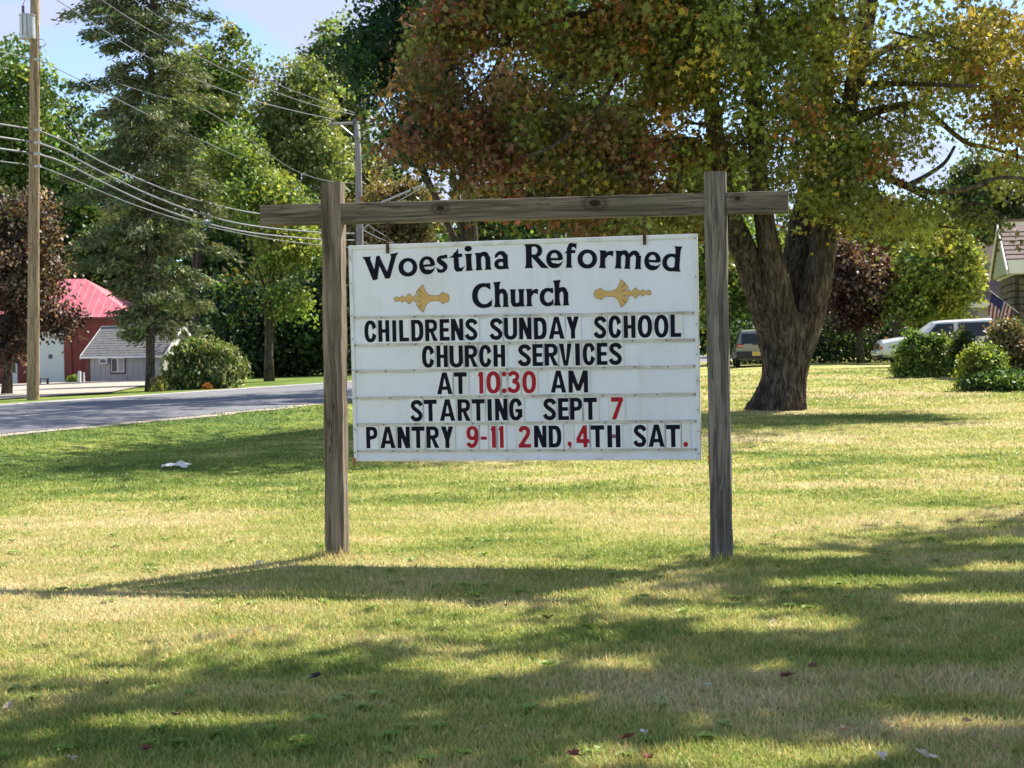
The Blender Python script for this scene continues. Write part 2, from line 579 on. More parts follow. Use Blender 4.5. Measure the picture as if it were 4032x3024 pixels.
def asphalt_mat():
    m, t, b = mat_new('asphalt')
    v = coords(t); f = noise(t, v, 60, 4, 0.7); g = noise(t, coords(t, (0.12, 0.6, 1), rot=(0, 0, 0.305)), 1.0, 4, 0.6)
    c = ramp(t, f, [(0.3, (0.085, 0.088, 0.105)), (0.7, (0.19, 0.193, 0.21))])
    g2 = ramp(t, g, [(0.35, (0.8, 0.8, 0.82)), (0.65, (1.12, 1.12, 1.12))])
    t.links.new(mixc(t, 1.0, c, g2, 'MULTIPLY'), b.inputs['Base Color'])
    b.inputs['Roughness'].default_value = 0.75
    bump(t, b, f, 0.3, 0.01)
    return m


M['asphalt'] = asphalt_mat()
M['paint'] = simple('road_paint', (0.76, 0.76, 0.75), 0.6, var=0.2, scale=5, grime=(0.42, 0.42, 0.43))
M['gravel'] = simple('gravel', (0.34, 0.30, 0.25), 0.95, var=0.25, scale=2.0, bmp=0.4)
ROAD = tag(strip('road', 0, RW, -40, 220, 0.02, M['asphalt'], 200, 0.25), kind='structure')
tag(strip('gravel_shoulder', -0.38, 0.14, -40, 150, 0.012, M['gravel'], 240, 0.45), kind='structure')
tag(strip('gravel_shoulder', RW - 0.1, RW + 0.4, -40, 150, 0.012, M['gravel'], 240, 0.4), kind='structure')
tag(strip('edge_line', RW - 0.55, RW - 0.38, -40, 150, 0.03, M['paint']), kind='structure')
for k in range(34):
    s0 = -30 + k * 4.0
    ln = tag(strip('centre_line', 3.84, 3.97, s0, s0 + (3.55 if k > 9 else 3.1), 0.03, M['paint'], 6), kind='structure')  # gaps in the line stand in for dappled shadow across it

def lot():
    a, b_, c, d = (-28.3, 12.6), (-14.6, 55.8), (-22.5, 106), (-75, 80)
    nx, ny = 30, 24
    vs = []
    for j in range(ny + 1):
        for i in range(nx + 1):
            u, w = i / nx, j / ny
            x = (a[0] * (1 - u) + b_[0] * u) * (1 - w) + (d[0] * (1 - u) + c[0] * u) * w
            y = (a[1] * (1 - u) + b_[1] * u) * (1 - w) + (d[1] * (1 - u) + c[1] * u) * w
            vs.append((x, y))
    V = np.array(vs); Z = terrain(V[:, 0], V[:, 1]) + 0.045
    i = (np.arange(nx)[None, :] + np.arange(ny)[:, None] * (nx + 1))
    FI = np.stack([i, i + 1, i + nx + 2, i + nx + 1], -1).reshape(-1, 4)
    return np_mesh('gravel_lot', np.column_stack([V, Z]), FI, 4, M['gravel'], smooth=True)


tag(lot(), kind='structure')


# ---------------------------------------------------------------- lettering: outlines as distance fields, cut to clean meshes
def sdpoly(PX, PY, poly):
    d = np.full(PX.shape, 1e9); ins = np.zeros(PX.shape, bool)
    n = len(poly)
    for i in range(n):
        ax, ay = poly[i]; bx, by = poly[(i + 1) % n]
        ex, ey = bx - ax, by - ay
        L = ex * ex + ey * ey
        if L < 1e-14: continue
        wx, wy = PX - ax, PY - ay
        h = np.clip((wx * ex + wy * ey) / L, 0, 1)
        d = np.minimum(d, (wx - ex * h) ** 2 + (wy - ey * h) ** 2)
        c = (ay > PY) != (by > PY)
        if abs(ey) > 1e-12:
            ins ^= c & (PX < ex * (PY - ay) / ey + ax)
    d = np.sqrt(d)
    return np.where(ins, -d, d)


def sup(cx, cy, rx, ry, e=2.2, n=44):
    o = []
    for k in range(n):
        a = 2 * math.pi * k / n; c, s = math.cos(a), math.sin(a)
        o.append((cx + rx * math.copysign(abs(c) ** (2 / e), c), cy + ry * math.copysign(abs(s) ** (2 / e), s)))
    return o


def cat(pts, n=8):
    P = [np.array(p, float) for p in pts]; P = [2 * P[0] - P[1]] + P + [2 * P[-1] - P[-2]]
    o = []
    for i in range(1, len(P) - 2):
        for k in range(n):
            t = k / n
            o.append(0.5 * (2 * P[i] + (P[i + 1] - P[i - 1]) * t + (2 * P[i - 1] - 5 * P[i] + 4 * P[i + 1] - P[i + 2]) * t * t + (-P[i - 1] + 3 * P[i] - 3 * P[i + 1] + P[i + 2]) * t ** 3))
    o.append(P[-2])
    return o


def rib(pts, w, smooth=True):
    p = cat(pts) if smooth else [np.array(q, float) for q in pts]
    n = len(p); W = w if hasattr(w, '__len__') else [w, w]
    L, R = [], []
    for i in range(n):
        t = p[min(i + 1, n - 1)] - p[max(i - 1, 0)]; t = t / (np.hypot(*t) + 1e-12); nn = np.array([-t[1], t[0]])
        u = i / (n - 1) * (len(W) - 1); k = min(int(u), len(W) - 2); ww = W[k] + (W[k + 1] - W[k]) * (u - k)
        L.append(p[i] + nn * ww / 2); R.append(p[i] - nn * ww / 2)
    return [tuple(q) for q in L + R[::-1]]


def R(x0, y0, x1, y1): return [(x0, y0), (x1, y0), (x1, y1), (x0, y1)]


def stem(cx, y0, y1, w, f=0.05, top=True, bot=True, slant=0.0):
    l, r = [], []
    for k in range(17):
        t = k / 16; e = (abs(2 * t - 1)) ** 6 * f
        if t > .5 and not top: e = 0
        if t < .5 and not bot: e = 0
        y = y0 + (y1 - y0) * t
        l.append((cx - w / 2 - e, y)); r.append((cx + w / 2 + e, y))
    l[-1] = (l[-1][0], l[-1][1] + slant * .4); r[-1] = (r[-1][0], r[-1][1] + slant)
    return l + r[::-1]


def block_glyph(ch, w):
    """Condensed bold sign letters; height 1, width w: (additions, cuts)."""
    t = 0.195; h = w / 2
    if ch == 'I': return [R(0, 0, w, 1)], []
    if ch == 'H': return [R(0, 0, t, 1), R(w - t, 0, w, 1), R(0, .42, w, .58)], []
    if ch == 'L': return [R(0, 0, t, 1), R(0, 0, w, .18)], []
    if ch == 'E': return [R(0, 0, t, 1), R(0, 0, w, .18), R(0, .82, w, 1), R(0, .42, w * .93, .59)], []
    if ch == 'T': return [R(0, .8, w, 1), R(h - t / 2, 0, h + t / 2, 1)], []
    if ch == 'N': return [R(0, 0, t, 1), R(w - t, 0, w, 1), [(0, 1), (t * 1.1, 1), (w, 0), (w - t * 1.1, 0)]], []
    if ch == 'M':
        return [R(0, 0, t, 1), R(w - t, 0, w, 1), [(0, 1), (t * 1.15, 1), (h + .09, .08), (h - .09, .08)], [(w, 1), (w - t * 1.15, 1), (h - .09, .08), (h + .09, .08)]], []
    if ch == 'A': return [[(0, 0), (.205, 0), (h + .01, .82), (h + .11, 1), (h - .11, 1)], [(w, 0), (w - .205, 0), (h - .01, .82), (h - .11, 1), (h + .11, 1)], R(.16, .2, w - .16, .355)], []
    if ch == 'V': return [[(0, 1), (.205, 1), (h, .16), (h + .1, 0), (h - .1, 0)], [(w, 1), (w - .205, 1), (h, .16), (h - .1, 0), (h + .1, 0)]], []
    if ch == 'Y': return [[(0, 1), (.22, 1), (h + .09, .42), (h - .1, .38)], [(w, 1), (w - .22, 1), (h - .09, .42), (h + .1, .38)], R(h - t / 2, 0, h + t / 2, .46)], []
    if ch in 'O0': return [sup(h, .5, h, .51, 2.35)], [sup(h, .5, h - t, .51 - .175, 2.2)]
    if ch in 'CG':
        a = [sup(h, .5, h, .51, 2.4)]; c = [sup(h, .5, h - t, .51 - .175, 2.2), [(h + .02, .5), (w * 1.2, .78), (w * 1.2, .34), (h + .02, .36 if ch == 'C' else .5)]]
        if ch == 'C':
            c[1] = [(h, .5), (w * 1.15, .76), (w * 1.15, .24)]
            return a, c
        c[1] = [(h, .56), (w * 1.15, .76), (w * 1.15, .2), (w - t * .9, .34), (h, .44)]
        return a, c, [R(h - .01, .36, w, .52), R(w - t, .13, w, .52)]
    if ch == 'U': return [R(0, .3, t, 1), R(w - t, .3, w, 1), sup(h, .3, h, .31, 2.2)], [R(t, .3, w - t, 1.1), sup(h, .3, h - t, .135, 2.1)]
    if ch == 'D': return [R(0, 0, t, 1), sup(w * .38, .5, w * .62, .5, 2.9), R(0, 0, w * .38, 1)], [sup(w * .38, .5, w * .62 - t, .325, 2.7), R(-1, -1, 0, 2)], [R(0, 0, t, 1)]
    if ch in 'PR':
        a = [R(0, .4, w * .5, 1), sup(w * .5, .71, w * .49, .29, 2.5)]; c = [sup(w * .5, .71, w * .5 - t * .95, .125, 2.3), R(t, .585, w * .5, .835)]
        ad = [R(0, 0, t, 1)]
        if ch == 'R': ad.append([(w * .38, .45), (w * .66, .45), (w * 1.02, 0), (w * .66, 0)])
        return a, c, ad
    if ch == 'S':
        k = w / .58
        return [rib([(x * k, y) for x, y in ((.515, .735), (.44, .865), (.29, .905), (.15, .855), (.10, .735), (.16, .62), (.30, .51), (.43, .40), (.485, .27), (.42, .135), (.28, .092), (.13, .14), (.055, .27))], .19)], []
    if ch == '1': return [R(w - .19, 0, w, 1), [(0, .80), (w - .1, .80), (w - .1, 1), (.09, 1)]], []
    if ch == '3': return [rib([(.06, .80), (.18, .905), (.33, .905), (.45, .82), (.45, .69), (.36, .58), (.22, .545)], .18), rib([(.22, .54), (.38, .50), (.475, .38), (.47, .22), (.36, .105), (.22, .092), (.09, .15), (.05, .26)], .185)], []
    if ch == '9': return [sup(.29, .68, .29, .325, 2.3), rib([(.49, .62), (.475, .35), (.40, .16), (.26, .09), (.12, .14), (.07, .24)], .185)], [sup(.29, .69, .105, .165, 2.1)]
    if ch == '2': return [rib([(.09, .73), (.15, .87), (.30, .905), (.44, .84), (.475, .70), (.42, .55), (.30, .38), (.12, .10)], .185), R(0, 0, .60, .17)], []
    if ch == '7': return [R(0, .8, w, 1), [(w - .2, .85), (w, .9), (.24, 0), (.02, 0)]], []
    if ch == '4': return [R(.34, 0, .53, 1), R(0, .20, .63, .38), [(0, .2), (0, .4), (.34, 1), (.53, 1), (.53, .82), (.20, .38), (.53, .3)]], [[(.18, .39), (.34, .39), (.34, .68)]]
    if ch == '-': return [R(0, .37, w, .52)], []
    if ch == ':': return [sup(h, .13, h * 1.0, .115, 2), sup(h, .89, h * 1.0, .115, 2)], []
    if ch == '.': return [sup(h, .115, h, .115, 2)], []
    if ch == ',': return [sup(h * 1.05, .16, h * .9, .105, 2), [(w * .75, .05), (w * .98, .16), (w * .8, .0), (w * .35, -.09), (w * .55, .06)]], []


XH = 0.73


def head_glyph(ch):
    """Flared roman letters; cap height 1: (width, additions, cuts, late additions)."""
    s = .21
    if ch == 'W':
        return 1.40, [[(-.05, 1.02), (.32, 1.0), (.27, .90), (.50, .02), (.36, -.02), (.29, -.02), (.04, .90)], [(.48, 0), (.29, -.02), (.52, .97), (.61, 1.0), (.68, .97), (.64, .70)],
                [(.50, .93), (.66, .97), (.99, .0), (.92, -.02), (.80, -.02)], [(.80, 0), (.99, -.02), (1.33, .88), (1.45, 1.03), (1.10, 1.0), (1.13, .88)]], [], []
    if ch == 'o': return .80, [sup(.40, .365, .40, .395, 2.1)], [sup(.41, .375, .20, .235, 2.0)], []
    if ch == 'e':
        return .70, [sup(.35, .365, .35, .385, 2.1)], [sup(.34, .40, .155, .215, 2.0), [(.30, .295), (.55, .305), (.85, .38), (.80, .25), (.60, .15), (.44, .17), (.33, .22)]], \
               [R(.10, .31, .62, .41), [(.45, .07), (.56, .04), (.735, .30), (.58, .19), (.45, .16)]]
    if ch == 's':
        return .52, [rib([(.40, .655), (.26, .66), (.14, .60), (.15, .50), (.27, .40), (.38, .29), (.375, .17), (.26, .075), (.11, .075)], [.14, .15, .19, .22, .20, .15, .13]),
                     [(.36, .74), (.50, .76), (.515, .56), (.44, .61), (.34, .60)], [(.05, .02), (-.01, .26), (.07, .19), (.16, .15), (.18, .02)]], [], []
    if ch == 't':
        return .62, [stem(.29, .10, .80, s, .0), [(.40, .98), (.185, .72), (-.02, .60), (.10, .60), (.40, .60)], [(.2, .60), (.2, .745), (.56, .745), (.545, .60)],
                     [(.185, .12), (.27, 0), (.50, 0), (.67, .25), (.54, .16), (.42, .15), (.38, .24)]], [], []
    if ch == 'i': return .29, [stem(.145, 0, XH - .01, s, .055), sup(.145, .93, .145, .12, 2)], [], []
    if ch == 'n':
        return .70, [stem(.15, 0, XH, s, .055), rib([(.18, .52), (.30, .66), (.44, .66), (.53, .54)], [.14, .17, .20, .2]), stem(.54, 0, .56, s, .055, top=False)], [], []
    if ch == 'm':
        return 1.14, [stem(.15, 0, XH, s, .055), rib([(.18, .52), (.29, .65), (.42, .66), (.51, .54)], [.14, .17, .19, .19]), stem(.53, 0, .56, .2, .05, top=False),
                      rib([(.60, .52), (.71, .65), (.85, .66), (.95, .54)], [.14, .17, .19, .2]), stem(.97, 0, .56, s, .055, top=False)], [], []
    if ch == 'r':
        return .56, [stem(.15, 0, XH, s, .055), [(.20, .50), (.29, .66), (.45, .72), (.58, .72), (.56, .47), (.50, .53), (.38, .54), (.26, .40)]], [], []
    if ch == 'a':
        return .66, [rib([(.09, .54), (.19, .66), (.36, .67), (.46, .56)], [.12, .14, .18, .21]), stem(.485, 0, .60, s, .06, top=False), sup(.27, .215, .27, .225, 2.1)],  \
               [sup(.31, .215, .13, .085, 2.1)], [stem(.485, 0, .60, s, .06, top=False), [(.03, .47), (.04, .63), (.16, .60), (.13, .50)]]
    if ch == 'u':
        return .68, [stem(.15, .15, XH, s, .055, bot=False), rib([(.15, .22), (.20, .10), (.34, .075), (.48, .16)], [.2, .2, .16, .13]), stem(.53, 0, XH, s, .055)], [], []
    if ch == 'c':
        return .60, [sup(.36, .365, .36, .385, 2.1)], [sup(.39, .365, .185, .235, 2.0), [(.38, .50), (.80, .58), (.80, .22), (.38, .30)], R(.6, -.1, .9, .9)], \
               [[(.42, .70), (.585, .76), (.59, .50), (.53, .56), (.42, .60)], [(.40, .05), (.50, .03), (.63, .26), (.50, .17), (.40, .16)]]
    if ch == 'C':
        return .86, [sup(.50, .5, .50, .525, 2.15)], [sup(.53, .5, .29, .36, 2.1), R(.80, -.1, 1.2, 1.2), [(.5, .70), (.9, .78), (.9, .20), (.5, .30)]], \
               [[(.58, .86), (.58, 1.01), (.79, 1.03), (.80, .76), (.70, .83)], [(.55, .13), (.56, -.02), (.70, .0), (.84, .06), (.86, .34), (.70, .18)]]
    if ch == 'R':
        return .96, [stem(.20, 0, 1, .24, .06), sup(.44, .72, .32, .28, 2.2), R(.2, .45, .44, 1.0)], [sup(.43, .73, .13, .165, 2.1), R(.32, .565, .43, .895)], \
               [stem(.20, 0, 1, .24, .06), [(.36, .52), (.55, .50), (1.02, -.02), (.72, .0), (.33, .46)]]
    if ch == 'f':
        return .60, [stem(.26, 0, .82, s, .06, top=False), rib([(.26, .76), (.33, .92), (.46, .93), (.52, .90)], [.2, .2, .15, .13]), [(.46, .99), (.60, 1.02), (.58, .76), (.52, .83), (.45, .86)],
                     [(.26, .76), (.02, .60), (.16, .61), (.54, .60), (.54, .735), (.3, .735)]], [], []
    if ch == 'd':
        return .84, [sup(.38, .345, .38, .365, 2.1)], [sup(.40, .355, .20, .225, 2.0), R(.6, -.2, 1, .9)], [stem(.64, -.01, 1.02, s, .07), R(.50, .58, .62, .70), R(.45, .02, .6, .14)]
    if ch == 'h':
        return .68, [stem(.15, 0, 1.03, s, .065, slant=.04), rib([(.18, .52), (.30, .66), (.44, .66), (.52, .54)], [.14, .17, .20, .2]), stem(.53, 0, .56, s, .055, top=False)], [], []


def field_mesh(name, FX, x0, x1, y0, y1, nx, ny, tf=None):
    xs = np.linspace(x0, x1, nx + 1); ys = np.linspace(y0, y1, ny + 1)
    X, Y = np.meshgrid(xs, ys)
    D = FX(X, Y)
    vs, fs, idx = [], [], {}
    def V(p):
        k = (round(p[0], 6), round(p[1], 6))
        if k not in idx:
            idx[k] = len(vs); q = tf(p[0], p[1]) if tf else p
            vs.append((q[0], q[1], 0.0))
        return idx[k]
    IN = D < 0
    for j in range(ny):
        i = 0
        while i < nx:
            c = (IN[j, i], IN[j, i + 1], IN[j + 1, i + 1], IN[j + 1, i])
            if all(c):
                k = i
                while k < nx and IN[j, k] and IN[j, k + 1] and IN[j + 1, k + 1] and IN[j + 1, k]: k += 1
                fs.append((V((xs[i], ys[j])), V((xs[k], ys[j])), V((xs[k], ys[j + 1])), V((xs[i], ys[j + 1]))))
                i = k; continue
            if any(c):
                P = [(xs[i], ys[j], D[j, i]), (xs[i + 1], ys[j], D[j, i + 1]), (xs[i + 1], ys[j + 1], D[j + 1, i + 1]), (xs[i], ys[j + 1], D[j + 1, i])]
                poly = []
                for a in range(4):
                    A, B = P[a], P[(a + 1) % 4]
                    if A[2] < 0: poly.append((A[0], A[1]))
                    if (A[2] < 0) != (B[2] < 0):
                        t = A[2] / (A[2] - B[2]); poly.append((A[0] + (B[0] - A[0]) * t, A[1] + (B[1] - A[1]) * t))
                f = []
                for p in poly:
                    v = V(p)
                    if not f or f[-1] != v: f.append(v)
                if len(f) > 2 and f[0] == f[-1]: f.pop()
                if len(f) > 2: fs.append(tuple(f))
            i += 1
    me = bpy.data.meshes.new(name); me.from_pydata(vs, [], fs); me.validate(); me.update()
    return me


def glyph_field(spec, k=1.0):
    add, cut = spec[0], spec[1]; late = spec[2] if len(spec) > 2 else []
    def fx(X, Y):
        D = np.full(X.shape, 9.0)
        for p in add: D = np.minimum(D, sdpoly(X, Y, p))
        for p in cut: D = np.maximum(D, -sdpoly(X, Y, p))
        for p in late: D = np.minimum(D, sdpoly(X, Y, p))
        return D
    return fx


# ---------------------------------------------------------------- the sign: timber frame, hanging board, letters
M['post_wood'] = wood_mat('post_wood', 2, (0.17, 0.137, 0.102), (0.31, 0.255, 0.195), green=0.25)
M['post_wood_b'] = wood_mat('post_wood_b', 2, (0.135, 0.118, 0.098), (0.29, 0.255, 0.215), green=0.22)
M['beam_wood'] = wood_mat('beam_wood', 0, (0.135, 0.109, 0.083), (0.23, 0.19, 0.147), knots=((-0.515, 0, .018, .026), (1.47, 0, .030, .02), (0.545, 0, .022, .034), (-1.3, 0, .0, .016)), green=0.3)
M['panel'] = simple('white_panel', (0.78, 0.81, 0.88), 0.35, var=0.025, scale=2.2, grime=(0.62, 0.62, 0.60))
M['trim'] = simple('white_trim', (0.76, 0.77, 0.79), 0.4, var=0.05, scale=9, grime=(0.42, 0.40, 0.36))
M['rail'] = simple('weathered_rail', (0.60, 0.57, 0.50), 0.5, var=0.22, scale=7, grime=(0.22, 0.17, 0.12))
M['tile'] = simple('letter_tile', (0.79, 0.81, 0.84), 0.25, var=0.02, scale=5)
M['black'] = simple('sign_black', (0.005, 0.005, 0.016), 0.5, var=0.3, scale=9, spec=0.12)
M['red'] = simple('sign_red', (0.40, 0.014, 0.03), 0.5, var=0.12, scale=9, spec=0.15)
M['gold'] = simple('sign_gold', (0.62, 0.40, 0.13), 0.5, var=0.1, scale=6)
M['gold_edge'] = simple('sign_gold_edge', (0.26, 0.16, 0.06), 0.5)
M['rust'] = simple('rusted_iron', (0.10, 0.05, 0.03), 0.85, 0.2, var=0.4, scale=40)
M['orange_rust'] = simple('orange_rust', (0.38, 0.10, 0.035), 0.8, var=0.3, scale=30)
M['screw'] = simple('screw_metal', (0.12, 0.10, 0.09), 0.6, 0.5)

def streaked(m):
    t = m.node_tree; b = t.nodes['Principled BSDF']; src = b.inputs['Base Color'].links[0].from_socket
    s = noise(t, coords(t, (16, 1.1, 1)), 1.0, 5, 0.65); k = noise(t, coords(t, (1, 1, 1)), 2.6, 3)
    c = ramp(t, s, [(0.40, (1, 1, 1)), (0.62, (0.93, 0.92, 0.89)), (0.74, (0.84, 0.82, 0.75))])
    f = ramp(t, k, [(0.42, (0, 0, 0)), (0.62, (1, 1, 1))])
    t.links.new(mixc(t, f, src, mixc(t, 1.0, src, c, 'MULTIPLY')), b.inputs['Base Color'])


streaked(M['panel']); streaked(M['trim'])
BO = Vector((-1.10388, 10.55, 2.13958)); BW, BH = 2.3774, 1.4795
th = 0.210361; ti = 0.0042466
bu = Vector((math.cos(th) * math.cos(ti), -math.sin(th) * math.cos(ti), math.sin(ti)))
bn = Vector((-math.sin(th), -math.cos(th), -0.0148)); bn = (bn - bu * bn.dot(bu)).normalized()
bv = bn.cross(bu) if (bn.cross(bu)).z > 0 else bu.cross(bn)
BM = Matrix((bu, bv, bn)).transposed().to_4x4()
BM.translation = BO - bv * BH                     # board frame: x right, y up, z towards the reader

frame = empty('sign_frame', (0.05, 10.27, 0), -th, 'grey weathered timber frame of two posts and a crossbeam holding the church sign', 'sign frame')
FM = Matrix.Translation((0.05, 10.27, 0)) @ Matrix.Rotation(-th, 4, 'Z'); FI_ = FM.inverted()


def sub_post(bot, top, wx, wy, mat, seed):
    b = FI_ @ Vector(bot); t_ = FI_ @ Vector(top)
    n = 26; vs, fs = [], []
    for i in range(n + 1):
        f = -0.12 + 1.12 * i / n
        c = b.lerp(t_, f)
        ch = 0.010
        pr = [(-wx / 2 + ch, -wy / 2), (wx / 2 - ch, -wy / 2), (wx / 2, -wy / 2 + ch), (wx / 2, wy / 2 - ch), (wx / 2 - ch, wy / 2), (-wx / 2 + ch, wy / 2), (-wx / 2, wy / 2 - ch), (-wx / 2, -wy / 2 + ch)]
        for k, (x, y) in enumerate(pr):
            j = 0.0022 * math.sin(f * 23 + k * 2.1 + seed) + 0.0015 * math.sin(f * 61 + k + seed)
            vs.append((c.x + x + j, c.y + y + j * .6, c.z))
    for i in range(n):
        for k in range(8):
            fs.append((i * 8 + k, i * 8 + (k + 1) % 8, (i + 1) * 8 + (k + 1) % 8, (i + 1) * 8 + k))
    fs.append(tuple(n * 8 + k for k in range(8)))
    m = MB(); m.add(vs, fs)
    return m.build('post', mat, frame)


# front faces stand 2.5 cm before the board's plane
def post_pts(pb, pt, fy):
    o = BO + bn * 0.025
    def on(px, py):
        r = ROT @ Vector(((px - 2016) / F, -(py - 1512) / F, -1)); d = (o - Vector((0, 0, CAMZ))).dot(bn) / r.dot(bn)
        return Vector((0, 0, CAMZ)) + r * d
    back = Vector((math.sin(th), math.cos(th), 0)) * fy
    return on(*pb) + back, on(*pt) + back


PW = 0.135
lb, lt = post_pts((1316, 2207), (1300, 716), PW / 2)
rb, rt = post_pts((2839.5, 2203), (2813, 674), PW / 2)
sub_post(lb, lt, PW, PW, M['post_wood'], 0.3)
sub_post(rb, rt, PW + .004, PW, M['post_wood_b'], 2.0)
bl, br = FI_ @ Vector((-1.715, 10.71, 2.365)), FI_ @ Vector((1.804, 9.965, 2.3365))
mb = MB(); L = (br - bl).length; bc = (bl + br) / 2
nseg = 40; vs = []; fs = []
for i in range(nseg + 1):
    x = -L / 2 + L * i / nseg
    for (yy, zz_) in ((-.045, -.071), (.045, -.071), (.045, .071), (-.045, .071)):
        e = .006
        for (a, b_) in ((1, 0), (0, 1)):
            sy = math.copysign(1, yy); sz = math.copysign(1, zz_)
            j = .0016 * math.sin(i * 1.9 + yy * 90 + zz_ * 40)
            vs.append((x, yy - sy * e * a, zz_ - sz * e * b_ + j))
    # order the eight corner points round the section
    o = len(vs) - 8; q = vs[o:]
    vs[o:] = [q[0], q[2], q[3], q[5], q[4], q[6], q[7], q[1]]
for i in range(nseg):
    for k in range(8):
        fs.append((i * 8 + k, i * 8 + (k + 1) % 8, (i + 1) * 8 + (k + 1) % 8, (i + 1) * 8 + k))
fs.append(tuple(range(8))); fs.append(tuple(nseg * 8 + k for k in range(8)))
mb.add(vs, fs)
beam = mb.build('crossbeam', M['beam_wood'], frame)
beam.location = bc; beam.rotation_euler = (0, -math.atan2(br.z - bl.z, br.x - bl.x), math.atan2(br.y - bl.y, br.x - bl.x))

board = empty('church_sign_board', (0, 0, 0), 0, 'white hanging church sign with black and red changeable letters in the timber frame', 'church sign')
board.matrix_world = BM
T = 0.045
p = MB().box((BW / 2, BH / 2, -T / 2 - .002), (BW - .012, BH - .012, T)).build('panel', M['panel'], board)
fr = 0.026
for nm, c, d in (('side_trim', (fr / 2, BH / 2, -T / 2 + .002), (fr, BH, T + .012)), ('side_trim', (BW - fr / 2, BH / 2, -T / 2 + .002), (fr, BH, T + .012)),
                 ('top_trim', (BW / 2, BH - .015, -T / 2 + .002), (BW - 2 * fr - .002, .030, T + .010)), ('bottom_trim', (BW / 2, .011, -T / 2 + .002), (BW - 2 * fr - .002, .022, T + .010))):
    MB().box(c, d, bev=.003).build(nm, M['trim'], board)
rr = random.Random(3)
RAILS = [(0.9853, 0.9642), (0.7979, 0.7872), (0.6175, 0.6145), (0.4345, 0.4321), (0.2516, 0.2550), (0.0701, 0.0695)]
for k, (ya, yb) in enumerate(RAILS):
    m = MB(); n = 46
    vs = []; fs = []
    for i in range(n + 1):
        x = fr + .002 + (BW - 2 * fr - .004) * i / n; y = ya + (yb - ya) * i / n
        b1 = .0013 * math.sin(i * .9 + k * 2) + .0008 * math.sin(i * 2.3 + k)
        b2 = .0016 * math.sin(i * .7 + k * 3 + 1)
        hh = .0095 if k < 5 else .008
        vs += [(x, y - hh + b1, .0005), (x, y - hh + b1, .009), (x, y - .002, .0065), (x, y + hh + b2, .009), (x, y + hh + b2, .0005)]
    for i in range(n):
        for q in range(4):
            fs.append((i * 5 + q, i * 5 + q + 1, (i + 1) * 5 + q + 1, (i + 1) * 5 + q))
    m.add(vs, fs)
    ob = m.build('rail', M['rail'], board)
    sc = MB()
    xs = np.linspace(.034, BW - .034, 12) + np.array([rr.uniform(-.04, .04) if 0 < i < 11 else 0 for i in range(12)])
    for x in xs:
        y = ya + (yb - ya) * x / BW + rr.uniform(-.002, .002)
        sc.tube([(x, y, .003), (x, y, .0125)], .0048, 6)
    so = sc.build('screws', M['screw'], ob); so['kind'] = 'stuff'
    so.name = 'rail_screws'
sc = MB()
for x, ys_ in ((.013, (1.40, 1.382, 1.22, 1.0, .84, .63, .43, .22, .06)), (BW - .014, (1.45, 1.20, .89, .69, .52, .33, .19, .042))):
    for y in ys_: sc.tube([(x, y, .002), (x, y, .0115)], .0045, 6)
sc.build('trim_screws', M['screw'], board)['kind'] = 'stuff'

TEXT = [
 [('C',0,.0989,.1853),('H',0,.1984,.2767),('I',0,.2975,.3262),('L',0,.3463,.4144),('D',0,.4312,.5166),('R',0,.5295,.6144),('E',0,.6305,.6985),('N',0,.71,.7956),('S',0,.8097,.8931),('S',0,.98,1.0653),('U',0,1.0767,1.1661),('N',0,1.18,1.2646),('D',0,1.2803,1.3677),('A',0,1.3808,1.4877),('Y',0,1.5032,1.5868),('S',0,1.6873,1.7684),('C',0,1.7837,1.8694),('H',0,1.8847,1.9627),('O',0,1.9779,2.0732),('O',0,2.0871,2.1801),('L',0,2.194,2.2632)],
 [('C',0,.5024,.5895),('H',0,.6043,.6826),('U',0,.6954,.7882),('R',0,.801,.8883),('C',0,.901,.9867),('H',0,1.0,1.0803),('S',0,1.1697,1.2564),('E',0,1.2672,1.3373),('R',0,1.3498,1.4389),('V',0,1.4494,1.5345),('I',0,1.5568,1.589),('C',0,1.6075,1.6908),('E',0,1.7031,1.7725),('S',0,1.7848,1.8687)],
 [('A',0,.6022,.7101),('T',0,.7217,.8112),('1',1,.8858,.9252),('0',1,.9462,1.0432),(':',1,1.0527,1.0855),('3',1,1.095,1.1769),('0',1,1.1933,1.2874),('A',0,1.3862,1.492),('M',0,1.5075,1.6388)],
 [('S',0,.4138,.4961),('T',0,.5077,.5974),('A',0,.6174,.7247),('R',0,.742,.8303),('T',0,.8417,.9309),('I',0,.95,.9798),('N',0,1.002,1.0875),('G',0,1.0989,1.1896),('S',0,1.3334,1.4184),('E',0,1.4333,1.5049),('P',0,1.5148,1.5967),('T',0,1.6059,1.6955),('7',1,1.7896,1.8705)],
 [('P',0,.0918,.1733),('A',0,.1916,.2995),('N',0,.3145,.4024),('T',0,.4154,.5062),('R',0,.5191,.6076),('Y',0,.6224,.7086),('9',1,.8002,.8819),('-',1,.8991,.9405),('1',1,.9647,1.0028),('1',1,1.0199,1.0566),('2',1,1.159,1.2439),('N',0,1.2654,1.35),('D',0,1.3656,1.4511),(',',1,1.4891,1.5214),('4',1,1.5524,1.6392),('T',0,1.6503,1.741),('H',0,1.7613,1.8485),('S',0,1.9372,2.0195),('A',0,2.0347,2.141),('T',0,2.1519,2.2437),('.',1,2.263,2.2949)]]
BASE = [(0.8173, 0.8070), (0.6370, 0.6315), (0.4550, 0.4528), (0.2712, 0.2700), (0.0890, 0.0862)]
LH = 0.147
NAT = dict(C=.59, H=.54, I=.21, L=.47, D=.59, R=.59, E=.48, N=.6, S=.58, U=.62, A=.73, Y=.58, O=.64, V=.58, T=.62, P=.56, G=.62, M=.90)
